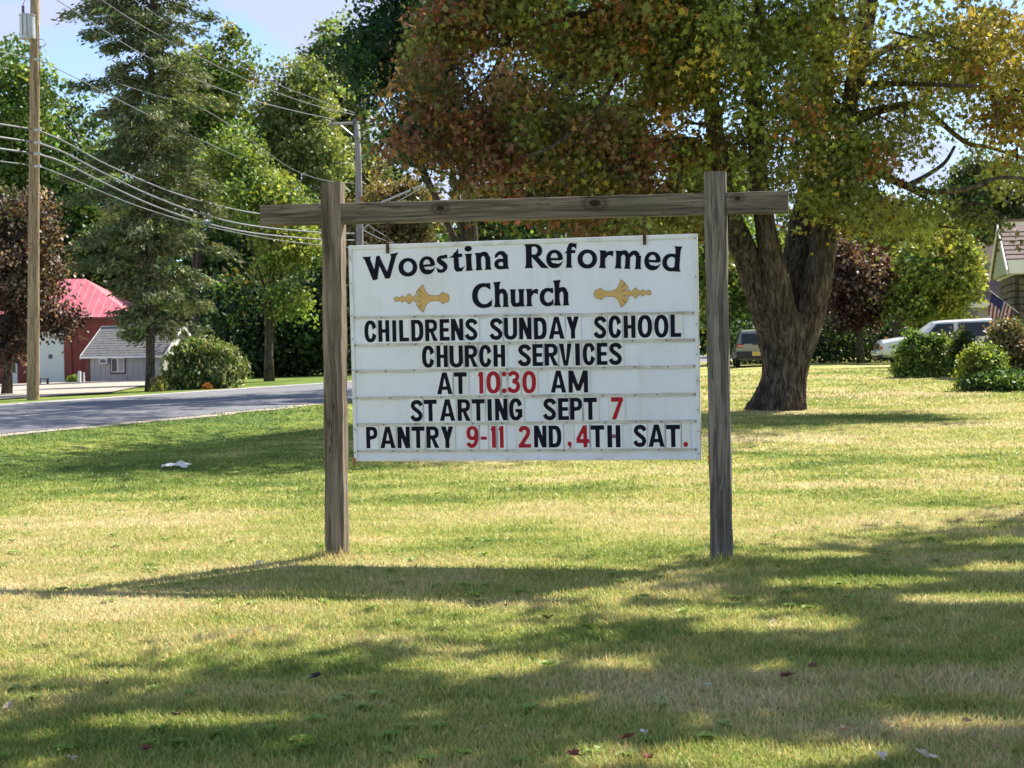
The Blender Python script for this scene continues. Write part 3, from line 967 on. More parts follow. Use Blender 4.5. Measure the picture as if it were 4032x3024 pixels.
NAT.update({'1': .27, '0': .65, '3': .57, '9': .58, '2': .6, '7': .57, '4': .63, '-': .29, ':': .23, '.': .23, ',': .23})
GM = {}


def glyph_mesh(ch, red):
    if (ch, red) not in GM:
        w = NAT[ch]
        me = field_mesh('letter_' + {'-': 'dash', ':': 'colon', '.': 'stop', ',': 'comma'}.get(ch, ch.lower()), glyph_field(block_glyph(ch, w)), -.03, w + .05, -.13, 1.03, 40, 58)
        me.materials.append(M['red'] if red else M['black'])
        GM[(ch, red)] = me
    return GM[(ch, red)]


jt = random.Random(5)
TILES = [M['tile'], simple('letter_tile_aged', (0.73, 0.74, 0.73), 0.3, var=0.03, scale=5), simple('letter_tile_clear', (0.78, 0.80, 0.86), 0.2, var=0.02, scale=5)]
for row, (ya, yb) in zip(TEXT, BASE):
    for ch, red, x0, x1 in row:
        w = x1 - x0; y = ya + (yb - ya) * (x0 + x1) / 2 / BW
        tw = w + (.024 if w > .05 else .034); th_ = .168
        t = MB().box((0, 0, 0), (tw, th_, .0030)).build('letter_tile', jt.choice(TILES), board)
        t.location = ((x0 + x1) / 2, y + LH / 2 + jt.uniform(-.001, .0015), .0035)
        t.rotation_euler = (0, 0, jt.uniform(-.006, .006) - .002)
        for gch, dy_ in ((('.', 0.0), ('.', .77)) if ch == ':' else ((ch, 0.0),)):
            o = bpy.data.objects.new('letter', glyph_mesh(gch, red)); link(o, t)
            o.scale = (w / NAT[gch], LH, 1); o.location = (-w / 2, -LH / 2 + dy_ * LH, .0022)
        if ch == 'H' and row is TEXT[4]:
            # the H's bar is faded to pink in the photograph
            q = MB().box((0, 0, 0), (.030, .021, .0006)).build('faded_bar', simple('faded_pink', (.20, .07, .10), .5), t)
            q.location = (0, 0, .0030)

HEAD = [('W', 0.1171, 0.3607, 1.2338), ('o', 0.3551, 0.4876, 1.2598), ('e', 0.5009, 0.6121, 1.2702), ('s', 0.6188, 0.702, 1.2758), ('t', 0.7118, 0.8139, 1.2821), ('i', 0.8203, 0.8712, 1.2833), ('n', 0.8885, 1.0024, 1.2871), ('a', 1.0191, 1.1242, 1.292), ('R', 1.2226, 1.3799, 1.2881), ('e', 1.3725, 1.4855, 1.2867), ('f', 1.4867, 1.5769, 1.2824), ('o', 1.5825, 1.7135, 1.2795), ('r', 1.7257, 1.8175, 1.271), ('m', 1.8308, 2.0134, 1.2592), ('e', 2.0241, 2.1329, 1.2461), ('d', 2.1417, 2.271, 1.2291)]
HEAD2 = [('C', 0.8607, 0.9983, 1.0342), ('h', 1.011, 1.1138, 1.0333), ('u', 1.1195, 1.2218, 1.0325), ('r', 1.2305, 1.3118, 1.0331), ('c', 1.3231, 1.4165, 1.0324), ('h', 1.4191, 1.5245, 1.0323)]
CH = 0.160
HM = {}
for arc, rows_ in ((True, HEAD), (False, HEAD2)):
    for ch, x0, x1, y in rows_:
        if ch not in HM:
            w, ad, cu, la = head_glyph(ch)
            me = field_mesh('title_' + ch, glyph_field((ad, cu, la)), -.12, w + .14, -.08, 1.1, 64, 56)
            me.materials.append(M['black']); HM[ch] = (me, w)
        me, w = HM[ch]
        xc = (x0 + x1) / 2
        yb = (1.288 - .052 * ((xc - 1.19) / 1.07) ** 2) if arc else 1.0335
        an = -math.atan(2 * .052 / 1.07 ** 2 * (xc - 1.19)) if arc else 0.0
        o = bpy.data.objects.new('title_letter', me); link(o, board)
        sx = (x1 - x0) / w; o.scale = (sx, CH, 1)
        o.rotation_euler = (0, 0, an)
        o.location = (xc - (w * sx / 2) * math.cos(an), yb - (w * sx / 2) * math.sin(an), .0006)

ORN = [(700, 905), (705, 889), (722, 881), (738, 887), (748, 895), (768, 887), (787, 872), (797, 887), (815, 891), (838, 876), (860, 852), (880, 872), (902, 887), (924, 891), (928, 868), (948, 878), (968, 884), (1004, 884), (965, 866), (938, 846), (963, 810), (984, 835), (1012, 862), (1000, 840), (972, 800), (1012, 765), (1024, 800), (1040, 835), (1062, 862), (1095, 878), (1130, 881), (1180, 880), (1208, 864), (1230, 845), (1246, 862), (1275, 864), (1290, 880), (1296, 905)]
opoly = [((x - 998) / 596, (905 - y) / 596) for x, y in ORN]; opoly = opoly + [(x, -y) for x, y in opoly[-2:0:-1]]
def orn(off):
    return lambda X, Y: sdpoly(X, Y, opoly) - off
om = field_mesh('ornament', orn(0.0), -.52, .52, -.27, .27, 150, 84); om.materials.append(M['gold'])
oe = field_mesh('ornament_edge', orn(0.008), -.53, .53, -.28, .28, 150, 84); oe.materials.append(M['gold_edge'])
for (x0, x1, y, mir) in ((.3172, .7009, 1.105, 1), (1.6915, 2.0685, 1.1035, -1)):
    o = bpy.data.objects.new('ornament', om); link(o, board)
    s_ = (x1 - x0); o.scale = (s_ * mir, s_ * 1.02, 1); o.location = ((x0 + x1) / 2, y, .0010)
    o.rotation_euler = (0, 0, 0)
    e_ = bpy.data.objects.new('ornament_outline', oe); link(e_, o); e_.location = (0, 0, -.0005)


def hanger(x, label, y_off=0):
    base = BM @ Vector((x, BH, .0))
    h = empty('chain_hanger', base, -th, label, 'hanger')
    m = MB().box((0, -.012, -.025), (.020, .007, .075)); m.tube([(0, -.016, -.045), (0, -.020, -.045)], .008, 8)
    m.build('strap', M['rust'], h)
    z = .035; k = 0
    top = 2.345 - base.z - .07
    while z < top + .01:
        mm = MB(); pts = []
        for q in range(13):
            a = 2 * math.pi * q / 12
            pts.append((math.cos(a) * .011 * (1 if k % 2 == 0 else .15), math.cos(a) * .011 * (.15 if k % 2 == 0 else 1), z + math.sin(a) * .019))
        mm.tube(pts, .0046, 5, False); mm.build('link', M['rust'], h); z += .029; k += 1
    mm = MB(); mm.tube([(0, 0, z - .012), (0, 0, z + .06)], .005, 6); mm.tube([(math.cos(a) * .012, 0, z - .008 + math.sin(a) * .012) for a in np.linspace(0, 6.28, 12)], .004, 5, False)
    mm.build('eye_bolt', M['rust'], h)


hanger(.281, 'rusty chain hanger above the W of the sign title')
hanger(2.035, 'rusty chain hanger above the end of the word Reformed')


def wire(label, px, py, pts, hook):
    b = at(px, py, 10.5 if px < 2000 else 10.0)
    w = empty('tie_wire', b, 0, label, 'wire')
    MB().tube(pts, .0022, 5).build('strand', M['rust'], w)
    m = MB()
    for q in hook: m.tube(q, .006, 5)
    m.build('hook', M['orange_rust'], w)


wire('orange rusted hook with loose wire at the lower left corner of the sign board', 1396, 1815,
     [(0, -.03, 0), (.004, -.03, -.04), (-.02, -.02, -.075), (-.035, 0, -.085)], [[(-.008, -.03, .03), (.002, -.035, .0), (-.004, -.03, -.03)], [(.01, -.03, .02), (0, -.035, -.02)]])
wire('orange rusted hook on the right post level with the bottom of the sign', 2786, 1805,
     [(0, -.05, 0), (.004, -.05, -.06)], [[(-.004, -.05, .02), (.004, -.055, .0), (.0, -.05, -.03)], [(.01, -.05, .01), (0, -.055, -.01)]])


# ---------------------------------------------------------------- trees
def leaf_quads(P, size, droop=0.25, flat=0.5, long=1.0):
    n = len(P)
    t = RNG.normal(size=(n, 3)); t[:, 2] -= droop * 1.5
    t /= np.linalg.norm(t, axis=1)[:, None]
    nn = RNG.normal(size=(n, 3)); nn[:, 2] += flat * 2
    b = np.cross(nn, t); b /= np.linalg.norm(b, axis=1)[:, None] + 1e-9
    u = np.cross(t, b)
    s = (size * (0.65 + 0.7 * RNG.random(n)))[:, None]
    V = np.empty((n, 4, 3))
    fold = (0.10 + 0.12 * RNG.random((n, 1))) * s
    V[:, 0] = P - t * s * .5 * long
    V[:, 1] = P + b * s * .40 + u * fold - t * s * .04
    V[:, 2] = P + t * s * .5 * long
    V[:, 3] = P - b * s * .40 + u * fold - t * s * .04
    return V.reshape(-1, 3)


def crown(cx, cy, rx, ry, d, dd=None, k=11, seed=0, sub=0.5, full=0.75):
    """Lobes of a crown outlined in the photo by (cx,cy,rx,ry) pixels, standing at distance d."""
    r = random.Random(seed + int(cx) + int(cy))
    c = at(cx, cy, d); s = d / F; X, Z = rx * s, ry * s; Y = dd if dd else (X + Z) / 2 * .9
    L = [(c.x, c.y, c.z, X * full, Y * full, Z * full, 1.0)]
    for i in range(k):
        while True:
            q = Vector((r.uniform(-1, 1), r.uniform(-1, 1), r.uniform(-1, 1)))
            if 0.2 < q.length < 1: break
        q.normalize()
        f = r.uniform(sub * .75, sub * 1.15)
        L.append((c.x + q.x * X * (1 - f), c.y + q.y * Y * (1 - f), c.z + q.z * Z * (1 - f), X * f, Y * f, Z * f, 0.8))
    return L


def crown_points(lobes, n, spray, per, seed_shell=0.33):
    w = np.array([(l[3] * l[5] + l[3] * l[4]) * l[6] for l in lobes]); w /= w.sum()
    nc = max(4, n // per)
    li = RNG.choice(len(lobes), nc, p=w)
    L = np.array([l[:6] for l in lobes])[li]
    q = RNG.normal(size=(nc, 3)); q /= np.linalg.norm(q, axis=1)[:, None]
    rad = RNG.random(nc) ** seed_shell
    C = L[:, :3] + q * L[:, 3:6] * rad[:, None]
    ci = np.repeat(np.arange(nc), per)
    off = RNG.normal(size=(len(ci), 3)) * np.array([1, 1, .55]) * spray
    off[:, 2] -= 0.25 * (off[:, 0] ** 2 + off[:, 1] ** 2) / max(spray, .01)
    return C, ci, C[ci] + off


def palette(C, ci, cols, ws, var=0.28, light=0.25):
    cols = np.array(cols, float); ws = np.array(ws, float) / np.sum(ws)
    nz = fbm(C * 0.55 + 3.3, 2)
    base = RNG.choice(len(cols), len(C), p=ws)
    r = np.argsort(np.argsort(nz + 0.10 * RNG.normal(size=len(C)))) / len(C)
    cum = np.cumsum(ws); base2 = np.searchsorted(cum, r * .9999)
    pick = np.where(RNG.random(len(C)) < .72, base2, base)
    c = cols[np.clip(pick, 0, len(cols) - 1)] * (1 + light * RNG.normal(size=(len(C), 1))).clip(.5, 1.7)  # random clump brightness suggests lit clumps against dark gaps
    cc = c[ci] * (1 + var * RNG.normal(size=(len(ci), 1))).clip(.45, 1.8)
    cc[:, 0] *= (1 + .12 * RNG.normal(size=len(ci))).clip(.6, 1.5)
    return cc.clip(0.004, .8)


def limbs(mb, base, lobes, r0, k=10, seed=0, toward=None):
    r = random.Random(seed)
    for i in range(k):
        l = lobes[i % len(lobes)]
        tgt = Vector(l[:3]) + Vector((r.uniform(-.6, .6) * l[3], r.uniform(-.6, .6) * l[4], r.uniform(-.3, .6) * l[5]))
        a = Vector(base[min(len(base) - 1, 1 + r.randrange(max(1, len(base) - 1)))])
        if tgt.z < a.z: a = Vector(base[max(0, len(base) // 2)])
        m1 = a.lerp(tgt, .35) + Vector((r.uniform(-.3, .3), r.uniform(-.3, .3), r.uniform(0, .5)))
        m2 = a.lerp(tgt, .7) + Vector((r.uniform(-.3, .3), r.uniform(-.3, .3), r.uniform(-.1, .5)))
        mb.tube([a, m1, m2, tgt], [r0, r0 * .7, r0 * .42, r0 * .15], 6)


def tree(name, label, cat_, pos, lobes, n, size, cols, ws, spray=.45, per=22, trunk=None, tr=.25, k=9, mat='leaf', group=None, shell=.33, droop=.25, flat=.5, var=.26, light=.34, barkm='bark_far', long=1.0, cull=None):
    """pos: foot; trunk: extra points above it. One tree is one thing: trunk and crown are its parts."""
    z0 = gz(pos[0], pos[1])
    foot = Vector((pos[0], pos[1], z0))
    root = empty(name, foot, 0, label, cat_, group)
    pts = [Vector((foot.x, foot.y, z0 - .3))] + [Vector(p) for p in (trunk or [])]
    if not trunk:
        top = Vector(lobes[0][:3]); pts += [foot.lerp(top, .3), foot.lerp(top, .6), top + Vector((0, 0, lobes[0][5] * .5))]
    mb = MB(); rr_ = [tr * 1.25] + [tr * (1 - .75 * (i + 1) / len(pts)) for i in range(len(pts) - 1)]
    mb.tube([p - foot for p in pts], rr_, 10)
    limbs(mb, [p - foot for p in pts], [(l[0] - foot.x, l[1] - foot.y, l[2] - foot.z) + tuple(l[3:]) for l in lobes], tr * .45, k, int(pos[0] * 10))
    mb.build('trunk', M[barkm], root, smooth=True)
    C, ci, P = crown_points(lobes, int(n * 1.1), spray * .92, int(per * 1.9), shell + .05)
    if cull is not None:
        kp = cull(P); P = P[kp]; ci = ci[kp]
    V = leaf_quads(P, size, droop, flat, long)
    c = np.repeat(palette(C, ci, cols, ws, var, light), 4, 0)
    o = np_mesh('crown', V - np.array(foot), np.arange(len(V)).reshape(-1, 4), 4, M[mat], c, root)
    o['kind'] = 'stuff'
    return root


G1 = (.078, .150, .038); G2 = (.13, .21, .05); G3 = (.13, .19, .035); G4 = (.20, .24, .045); GD = (.038, .085, .030)
OL = (.15, .155, .065); TAN = (.26, .20, .09); YL = (.36, .30, .06); RB = (.20, .065, .03); RD = (.26, .05, .03); OR = (.36, .15, .035); PU = (.05, .026, .024); BR = (.13, .075, .04)
G3 = (.195, .275, .065); G4 = (.30, .35, .08)

# --- the big maple: bark-ridged trunk of several stems
MP = at(3065, 1612, 32.0); MP.z = gz(MP.x, MP.y)
maple = empty('maple_tree', MP, 0, 'big old maple with a thick forked trunk and red, green and yellow leaves', 'tree')


def bark_stem(spec, name='stem', seg=40, seed=0, flare=0.0, rings=14):
    """spec: list of (px, py, width px, distance)."""
    P = [np.array(at(a, b, d)) for a, b, w, d in spec]; W = [w * d / F / 2 for a, b, w, d in spec]
    cp = cat2(P, rings); cw = cat2([np.array([w]) for w in W], rings)
    n = len(cp); V = []; up = np.array([1., 0, 0])
    L = 0
    for i in range(n):
        t = cp[min(i + 1, n - 1)] - cp[max(i - 1, 0)]; t /= np.linalg.norm(t)
        a = up - t * up.dot(t); a /= np.linalg.norm(a); b = np.cross(t, a); up = a
        ang = np.arange(seg) / seg * 2 * math.pi
        if i: L += np.linalg.norm(cp[i] - cp[i - 1])
        ca, sa = np.cos(ang), np.sin(ang)
        k = 5.0 + cw[i][0] * 7
        nz = fbm(np.stack([ca * k + seed, sa * k, np.full(seg, L * .9)], -1), 3)
        rg = 1 - np.abs(2 * nz - 1) * 1.6
        nz2 = fbm(np.stack([ca * 1.4 + seed, sa * 1.4, np.full(seg, L * .35)], -1), 2)
        r = cw[i][0] * (0.82 + .26 * rg + .30 * (nz2 - .5))
        if flare:
            h = max(0, 1 - L / 1.1)
            r = r * (1 + flare * h ** 2 * (0.35 + 0.65 * np.cos(ang * 5 + 1.0 + seed) ** 2))
        V.append(cp[i] + np.outer(ca * r, a) + np.outer(sa * r, b))
    V = np.concatenate(V)
    i = (np.arange(n - 1)[:, None] * seg); j = np.arange(seg)[None, :]
    FI = np.stack([i + j, i + (j + 1) % seg, i + seg + (j + 1) % seg, i + seg + j], -1).reshape(-1, 4)
    return V, FI


def cat2(P, n):
    P = [2 * P[0] - P[1]] + list(P) + [2 * P[-1] - P[-2]]; o = []
    for i in range(1, len(P) - 2):
        for k in range(n):
            t = k / n
            o.append(0.5 * (2 * P[i] + (P[i + 1] - P[i - 1]) * t + (2 * P[i - 1] - 5 * P[i] + 4 * P[i + 1] - P[i + 2]) * t * t + (-P[i - 1] + 3 * P[i] - 3 * P[i + 1] + P[i + 2]) * t ** 3))
    o.append(P[-2]); return o


STEMS = [
 ([(3064, 1640, 212, 32), (3078, 1560, 182, 32), (3092, 1450, 172, 32), (3098, 1340, 205, 32), (3105, 1230, 200, 32)], 72, .30),
 ([(3075, 1480, 130, 32), (3052, 1330, 140, 32), (3010, 1180, 130, 31.8), (2960, 1060, 112, 31.6), (2905, 930, 98, 31.4), (2850, 800, 90, 31.2), (2832, 640, 74, 31), (2800, 400, 56, 30.8), (2765, 120, 44, 30.6), (2740, -200, 30, 30.5)], 36, 0),
 ([(3085, 1440, 130, 31.9), (3078, 1260, 120, 31.6), (3045, 1080, 108, 31.4), (3015, 900, 84, 31.2), (2985, 700, 74, 31.1), (2972, 450, 62, 31), (2965, 180, 60, 31), (2990, 20, 44, 31), (3010, -250, 30, 31)], 36, 0),
 ([(3110, 1400, 130, 32.2), (3128, 1200, 135, 32.3), (3150, 1010, 135, 32.5), (3180, 820, 108, 32.8), (3225, 600, 80, 33), (3250, 300, 60, 33.4), (3270, -150, 40, 33.8)], 36, 0),
 ([(3120, 1430, 120, 31.9), (3168, 1290, 125, 31.9), (3215, 1120, 112, 31.8), (3240, 980, 104, 31.8), (3252, 860, 96, 31.8), (3290, 690, 72, 31.9), (3335, 470, 60, 32), (3385, 220, 72, 32), (3420, 20, 64, 32.1), (3450, -250, 44, 32.2)], 40, 0),
]
VV, FF, off = [], [], 0
for k_, (sp, seg, fl) in enumerate(STEMS):
    v, f = bark_stem(sp, seg=seg, seed=k_ * 5.7, flare=fl); VV.append(v); FF.append(f + off); off += len(v)
VV = np.concatenate(VV) - np.array(MP); FF = np.concatenate(FF)
np_mesh('trunk', VV, FF, 4, M['bark'], parent=maple, smooth=True)

BR_PX = [  # limbs drawn after the ones seen against the leaves: (px, py, width, distance)
 [(3300, 700, 46, 31.9), (3420, 668, 40, 31.5), (3560, 730, 30, 31), (3640, 752, 24, 30.6), (3790, 748, 19, 30.2), (3930, 700, 15, 30), (4060, 705, 12, 29.8)],
 [(3570, 733, 24, 31), (3650, 690, 18, 31), (3720, 640, 15, 31), (3760, 575, 12, 31)],
 [(3560, 735, 16, 31), (3680, 800, 12, 30.8), (3800, 870, 9, 30.5)],
 [(3420, 670, 24, 31.5), (3500, 850, 12, 31), (3620, 880, 10, 31), (3770, 900, 8, 31)],
 [(3335, 470, 44, 32), (3480, 430, 34, 32.2), (3620, 420, 26, 32.4), (3800, 560, 20, 32.6), (3900, 580, 16, 32.8), (4060, 640, 12, 33)],
 [(3380, 250, 36, 32), (3520, 180, 30, 33), (3700, 120, 22, 34), (3900, 60, 14, 35)],
 [(3390, 330, 26, 32), (3600, 330, 20, 31), (3850, 340, 14, 30)],
 [(2835, 640, 52, 31), (2700, 560, 44, 30), (2560, 600, 34, 29.2), (2440, 660, 24, 28.6), (2320, 720, 14, 28)],
 [(2800, 420, 50, 30.8), (2640, 300, 44, 30), (2480, 200, 36, 29.4), (2300, 230, 28, 28.8), (2180, 340, 22, 28.3), (2080, 470, 14, 28)],
 [(2780, 250, 48, 30.7), (2560, 80, 40, 30), (2300, 60, 34, 29.3), (2060, 110, 30, 28.8), (1985, 190, 22, 28.4), (1930, 330, 16, 28.1), (1860, 480, 9, 28)],
 [(1985, 210, 14, 28.4), (1900, 330, 12, 28), (1760, 440, 9, 27.8), (1640, 500, 7, 27.6)],
 [(2300, 225, 16, 28.8), (2260, 330, 14, 28.6), (2215, 450, 10, 28.5), (2190, 520, 7, 28.4)],
 [(2560, 600, 14, 29.2), (2530, 700, 12, 29), (2535, 830, 8, 28.8)],
 [(2700, 560, 20, 30), (2680, 680, 16, 29.8), (2650, 800, 12, 29.7)],
 [(2760, 100, 44, 30.6), (2600, -100, 36, 28), (2380, -200, 28, 25.5), (2150, -150, 18, 23.5)],
 [(2480, 200, 20, 29.4), (2360, 420, 16, 28), (2200, 560, 12, 27), (2060, 620, 8, 26.5)],
]
mb = MB()
for pth in BR_PX:
    P = cat2([np.array(at(a, b, d)) for a, b, w, d in pth], 4); W = cat2([np.array([w * d / F / 2]) for a, b, w, d in pth], 4)
    mb.tube([Vector(p) - MP for p in P], [float(w[0]) for w in W], 8)
mlobes = []
def ml(px, py, rx, ry, d, dep, w=1.0):
    c = at(px, py, d); mlobes.append((c.x, c.y, c.z, rx * d / F, dep, ry * d / F, w))
for a in [(1740, 90, 190, 200, 28.6, 1.6), (1980, 30, 230, 130, 28.8, 2.0), (1720, 300, 160, 130, 27.8, 1.2), (1830, 470, 170, 90, 27.8, 1.2), (1660, 545, 120, 60, 27.6, .8), (2050, 330, 190, 150, 28, 1.4), (1990, 590, 170, 80, 27.8, 1.0), (1850, 700, 130, 50, 27.6, .8, .7), (2080, 740, 130, 60, 27.8, .9),
          (2330, 190, 200, 120, 29, 1.6), (2260, 440, 190, 130, 28.6, 1.4), (2290, 640, 170, 90, 28.8, 1.2), (2200, 800, 120, 50, 28.6, .8), (2420, 850, 120, 50, 28.8, .9), (2470, 520, 160, 110, 29, 1.2), (2480, 710, 130, 70, 29, 1.0), (2480, 40, 260, 130, 29.5, 2.4), (2640, 280, 200, 170, 30, 1.8), (2680, 560, 150, 130, 30, 1.4), (2700, 820, 110, 90, 29.8, .9),
          (2600, 770, 110, 90, 29.6, 1.0), (2900, 200, 330, 330, 29.5, 2.4), (2930, 600, 190, 170, 31.8, 1.2, .6), (2900, 480, 200, 150, 29.8, 1.0, .5), (3230, 420, 290, 280, 32.6, 1.6, .8), (3150, 520, 230, 190, 29.8, .9, .6), (3180, 100, 350, 250, 30.5, 2.4, .8),
          (3250, 690, 200, 110, 30.2, 1.0), (3560, 200, 260, 200, 31.5, 2.0, .7), (3560, 480, 170, 130, 31.5, 1.2, .7), (3860, 130, 280, 230, 32, 2.4, .8), (3960, 420, 190, 200, 31.5, 1.8, .8),
          (3480, 800, 240, 110, 31, 1.3), (3380, 590, 190, 140, 31, 1.4), (3800, 830, 190, 55, 31, 1.0, .45), (4010, 660, 110, 90, 31, 1.2, .5), (2700, 100, 250, 250, 30, 2.5), (4150, 250, 250, 350, 32, 3, .6)]:
    ml(*a)
hi = [(3000, -640, 800, 520, 32, 6.5), (2400, -560, 620, 420, 30, 5), (3700, -580, 600, 450, 33, 6), (3050, -1100, 700, 560, 33, 6), (2150, -420, 420, 260, 27, 3.5), (2500, -500, 500, 350, 27, 4), (3500, -450, 500, 350, 36, 4), (2700, -500, 600, 420, 36, 4)]
C1, ci1, P1 = crown_points(mlobes, 80000, .27, 84, .6)
P1[:, 2] -= .10 * np.abs(RNG.normal(size=len(P1)))
save = list(mlobes); mlobes = []
for a in hi: ml(*a)
C2, ci2, P2 = crown_points(mlobes, 30000, .6, 30, .45)
rb = random.Random(8)
for l in save + mlobes * 2:
    for q in range(3):
        a = Vector(l[:3]) - MP; e = a + Vector((rb.uniform(-1, 1) * l[3], rb.uniform(-1, 1) * l[4], rb.uniform(-1, .3) * l[5]))
        s_ = a + Vector((rb.uniform(-.3, .3) * l[3], 0, rb.uniform(0, .6) * l[5]))
        mid = s_.lerp(e, .5) + Vector((0, 0, rb.uniform(0, .35)))
        mb.tube([s_, mid, e], [.035, .024, .008], 5)
mb.build('limbs', M['bark'], maple, smooth=True)['kind'] = 'stuff'


def maple_cols(C, ci):
    # colour follows the side of the crown: rust red on the left, green in the middle, yellow and orange to the right
    q = C - np.array([0, 0, CAMZ]); px = 2016 + F * q[:, 0] / q[:, 1]
    n = fbm(C * .8 + 9, 3) + .05 * RNG.normal(size=len(C))
    pz = q[:, 2] / q[:, 1]
    s = (px - 2016) / 1000 + (n - .5) * 2.6 + np.clip(pz - .08, 0, .2) * 1.0
    stops = np.array([-1.2, -.45, .05, .38, .65, 1.35, 2.0, 2.9])
    cc = np.array([(.20, .100, .055), (.22, .098, .056), (.21, .115, .060), (.21, .19, .055), (.165, .22, .055), (.19, .24, .06), (.26, .265, .07), (.36, .25, .07)])
    c = np.stack([np.interp(s, stops, cc[:, k]) for k in range(3)], -1)
    a = RNG.random(len(C))
    redz = s < .4
    c[(a < .10) & redz] = (.36, .22, .07); c[(a > .10) & (a < .38) & redz] = (.15, .17, .05); c[(a > .95) & redz] = (.30, .08, .06)
    c[(a < .07) & ~redz] = (.27, .11, .04); c[(a > .93) & ~redz] = (.38, .31, .06)
    c *= (1 + .34 * RNG.normal(size=(len(C), 1))).clip(.4, 1.8)
    cc = c[ci] * (1 + .28 * RNG.normal(size=(len(ci), 1))).clip(.45, 1.9)
    return cc.clip(.004, .8)




def lobed_leaves(P, size, droop):
    n = len(P)
    t = RNG.normal(size=(n, 3)); t[:, 2] -= droop * 2; t /= np.linalg.norm(t, axis=1)[:, None]
    nn = RNG.normal(size=(n, 3)); b = np.cross(nn, t); b /= np.linalg.norm(b, axis=1)[:, None] + 1e-9
    u = np.cross(t, b); s = (size * (.45 + 1.0 * RNG.random(n)))[:, None]; cv = (.1 + .5 * RNG.random((n, 1)))
    S = [(.58, 0), (.17, .15), (.30, .52), (-.10, .26), (-.48, .05), (-.10, -.26), (.30, -.52), (.17, -.15)]
    V = np.stack([P + t * s * a + b * s * e + u * s * cv * (abs(e) * .6 + a * a * .5) for a, e in S], 1)
    return V.reshape(-1, 3)


V = lobed_leaves(P1, .112, .45)
np_mesh('crown', V - np.array(MP), np.arange(len(V)).reshape(-1, 8), 8, M['leaf'], np.repeat(maple_cols(C1, ci1), 8, 0), maple)['kind'] = 'stuff'
V = leaf_quads(P2, .20, .3, .5)
np_mesh('upper_crown', V - np.array(MP), np.arange(len(V)).reshape(-1, 4), 4, M['leaf'], np.repeat(maple_cols(C2, ci2), 4, 0), maple)['kind'] = 'stuff'

# --- the tree standing to the right of the picture whose shade lies over the near lawn
SPOTS = [(2.1, 9.1, .5, .2), (2.6, 8.45, .45, .2), (3.2, 9.6, .5, .2), (1.4, 7.75, .5, .16), (1.35, 6.7, .36, .15), (0, 6.85, .5, .18), (.5, 6.1, .42, .17), (.45, 8.7, .5, .2), (.8, 5.3, .55, .2), (2.2, 7.1, .3, .1), (2.6, 6.3, .3, .12),
         (-.7, 5.45, .4, .12), (3.0, 7.85, .4, .14), (-1.3, 5.95, .4, .12), (1.0, 8.15, .5, .12), (2.0, 10.3, .4, .14), (3.6, 10.8, .5, .16), (-.2, 7.7, .3, .1), (1.6, 5.7, .25, .1)]


def gaps(P):
    # openings in the crown: leaves that would shade these sunlit patches of the lawn are missing
    k = math.cos(SUN_EL) / math.sin(SUN_EL); x = P[:, 0] - P[:, 2] * k * math.cos(SUN_AZ); y = P[:, 1] - P[:, 2] * k * math.sin(SUN_AZ)
    w = .25 * (fbm(np.stack([x * 4, y * 4, x * 0], -1), 2) - .5)
    ok = np.ones(len(P), bool)
    for a, b, rx, ry in SPOTS: ok &= ((x - a) / rx) ** 2 + ((y - b) / ry) ** 2 > 1.25 + w * 8
    return ok


def off_tree(label, pos, lobes, n, tr):
    tree('shade_tree', label, 'tree', pos, lobes, n, .17, [G2, G3, OL], [2, 3, 1], .45, 24, tr=tr, k=9, barkm='bark', cull=gaps)
# lobes are (x, y, z, rx, ry, rz, weight)
sh = []
for (x, y, r, z) in [(-1.3, 5.2, .75, 8.2), (-.4, 5.9, .8, 8.4), (.5, 6.3, .9, 8.2), (1.1, 7.2, .8, 8.6), (2.0, 7.7, .9, 8.4), (3.0, 8.9, 1.1, 8.3), (4.3, 10.3, 1.2, 8.2), (3.4, 10.5, .7, 8.8), (2.6, 5.4, 1.5, 8.0), (4.6, 7.4, 2.0, 8.8),
                    (1.0, 4.4, 1.2, 7.8), (6.0, 10.8, 1.8, 9.0), (6.0, 8.6, 2.2, 10.5), (3.6, 6.0, 1.4, 9.6), (1.7, 9.0, .45, 8.0), (.9, 8.5, .35, 7.8), (3.4, 3.6, 2.0, 9.0), (2.3, 10.2, .6, 8.0), (1.5, 9.45, .4, 7.8), (2.8, 9.6, .55, 8.2), (.6, 9.35, .3, 7.7), (5.0, 11.6, .9, 8.6), (2.2, 6.6, 1.3, 9.0), (-1.6, 6.4, .35, 7.9), (-.6, 7.3, .4, 8), (-2.6, 4.6, .7, 8.0), (6.5, 5.5, 2.5, 9.5)]:
    sh.append((x + .60 * z, y + .60 * z, z, r * 1.1, r * 1.1, r * .6, 1))
off_tree('broad green shade tree standing beside the lawn, right of the sign', (12.6, 12.2), sh, 44000, .38)

T = tree
# left background, from the road outwards
T('purple_maple_tree', 'dark purple leaved maple behind the near utility pole on the left', 'tree', (hx(20, 60), 60), crown(55, 1010, 225, 330, 60, k=14) + crown(210, 1240, 120, 95, 59, k=6) + crown(0, 1340, 120, 120, 59, k=4), 19000, .15,
  [(.045, .028, .025), (.10, .065, .052), (.11, .11, .05), (.25, .19, .16)], [3, 3, 1.6, 1.8], .30, 22, tr=.2)
T('deciduous_tree', 'tall green tree at the left edge behind the utility pole', 'tree', (hx(40, 126), 126), crown(20, 560, 300, 480, 126, k=16), 19000, .36, [G1, G2, G3], [3, 3, 1.5], .7, 20, tr=.4)
T('deciduous_tree', 'dark green tree between the near utility pole and the spruce', 'tree', (hx(340, 124), 124), crown(330, 780, 260, 480, 124, k=15) + crown(240, 1130, 250, 230, 122, k=6), 21000, .35, [GD, G1, G2, G3], [3, 3, 2, 1], .65, 20, tr=.35)
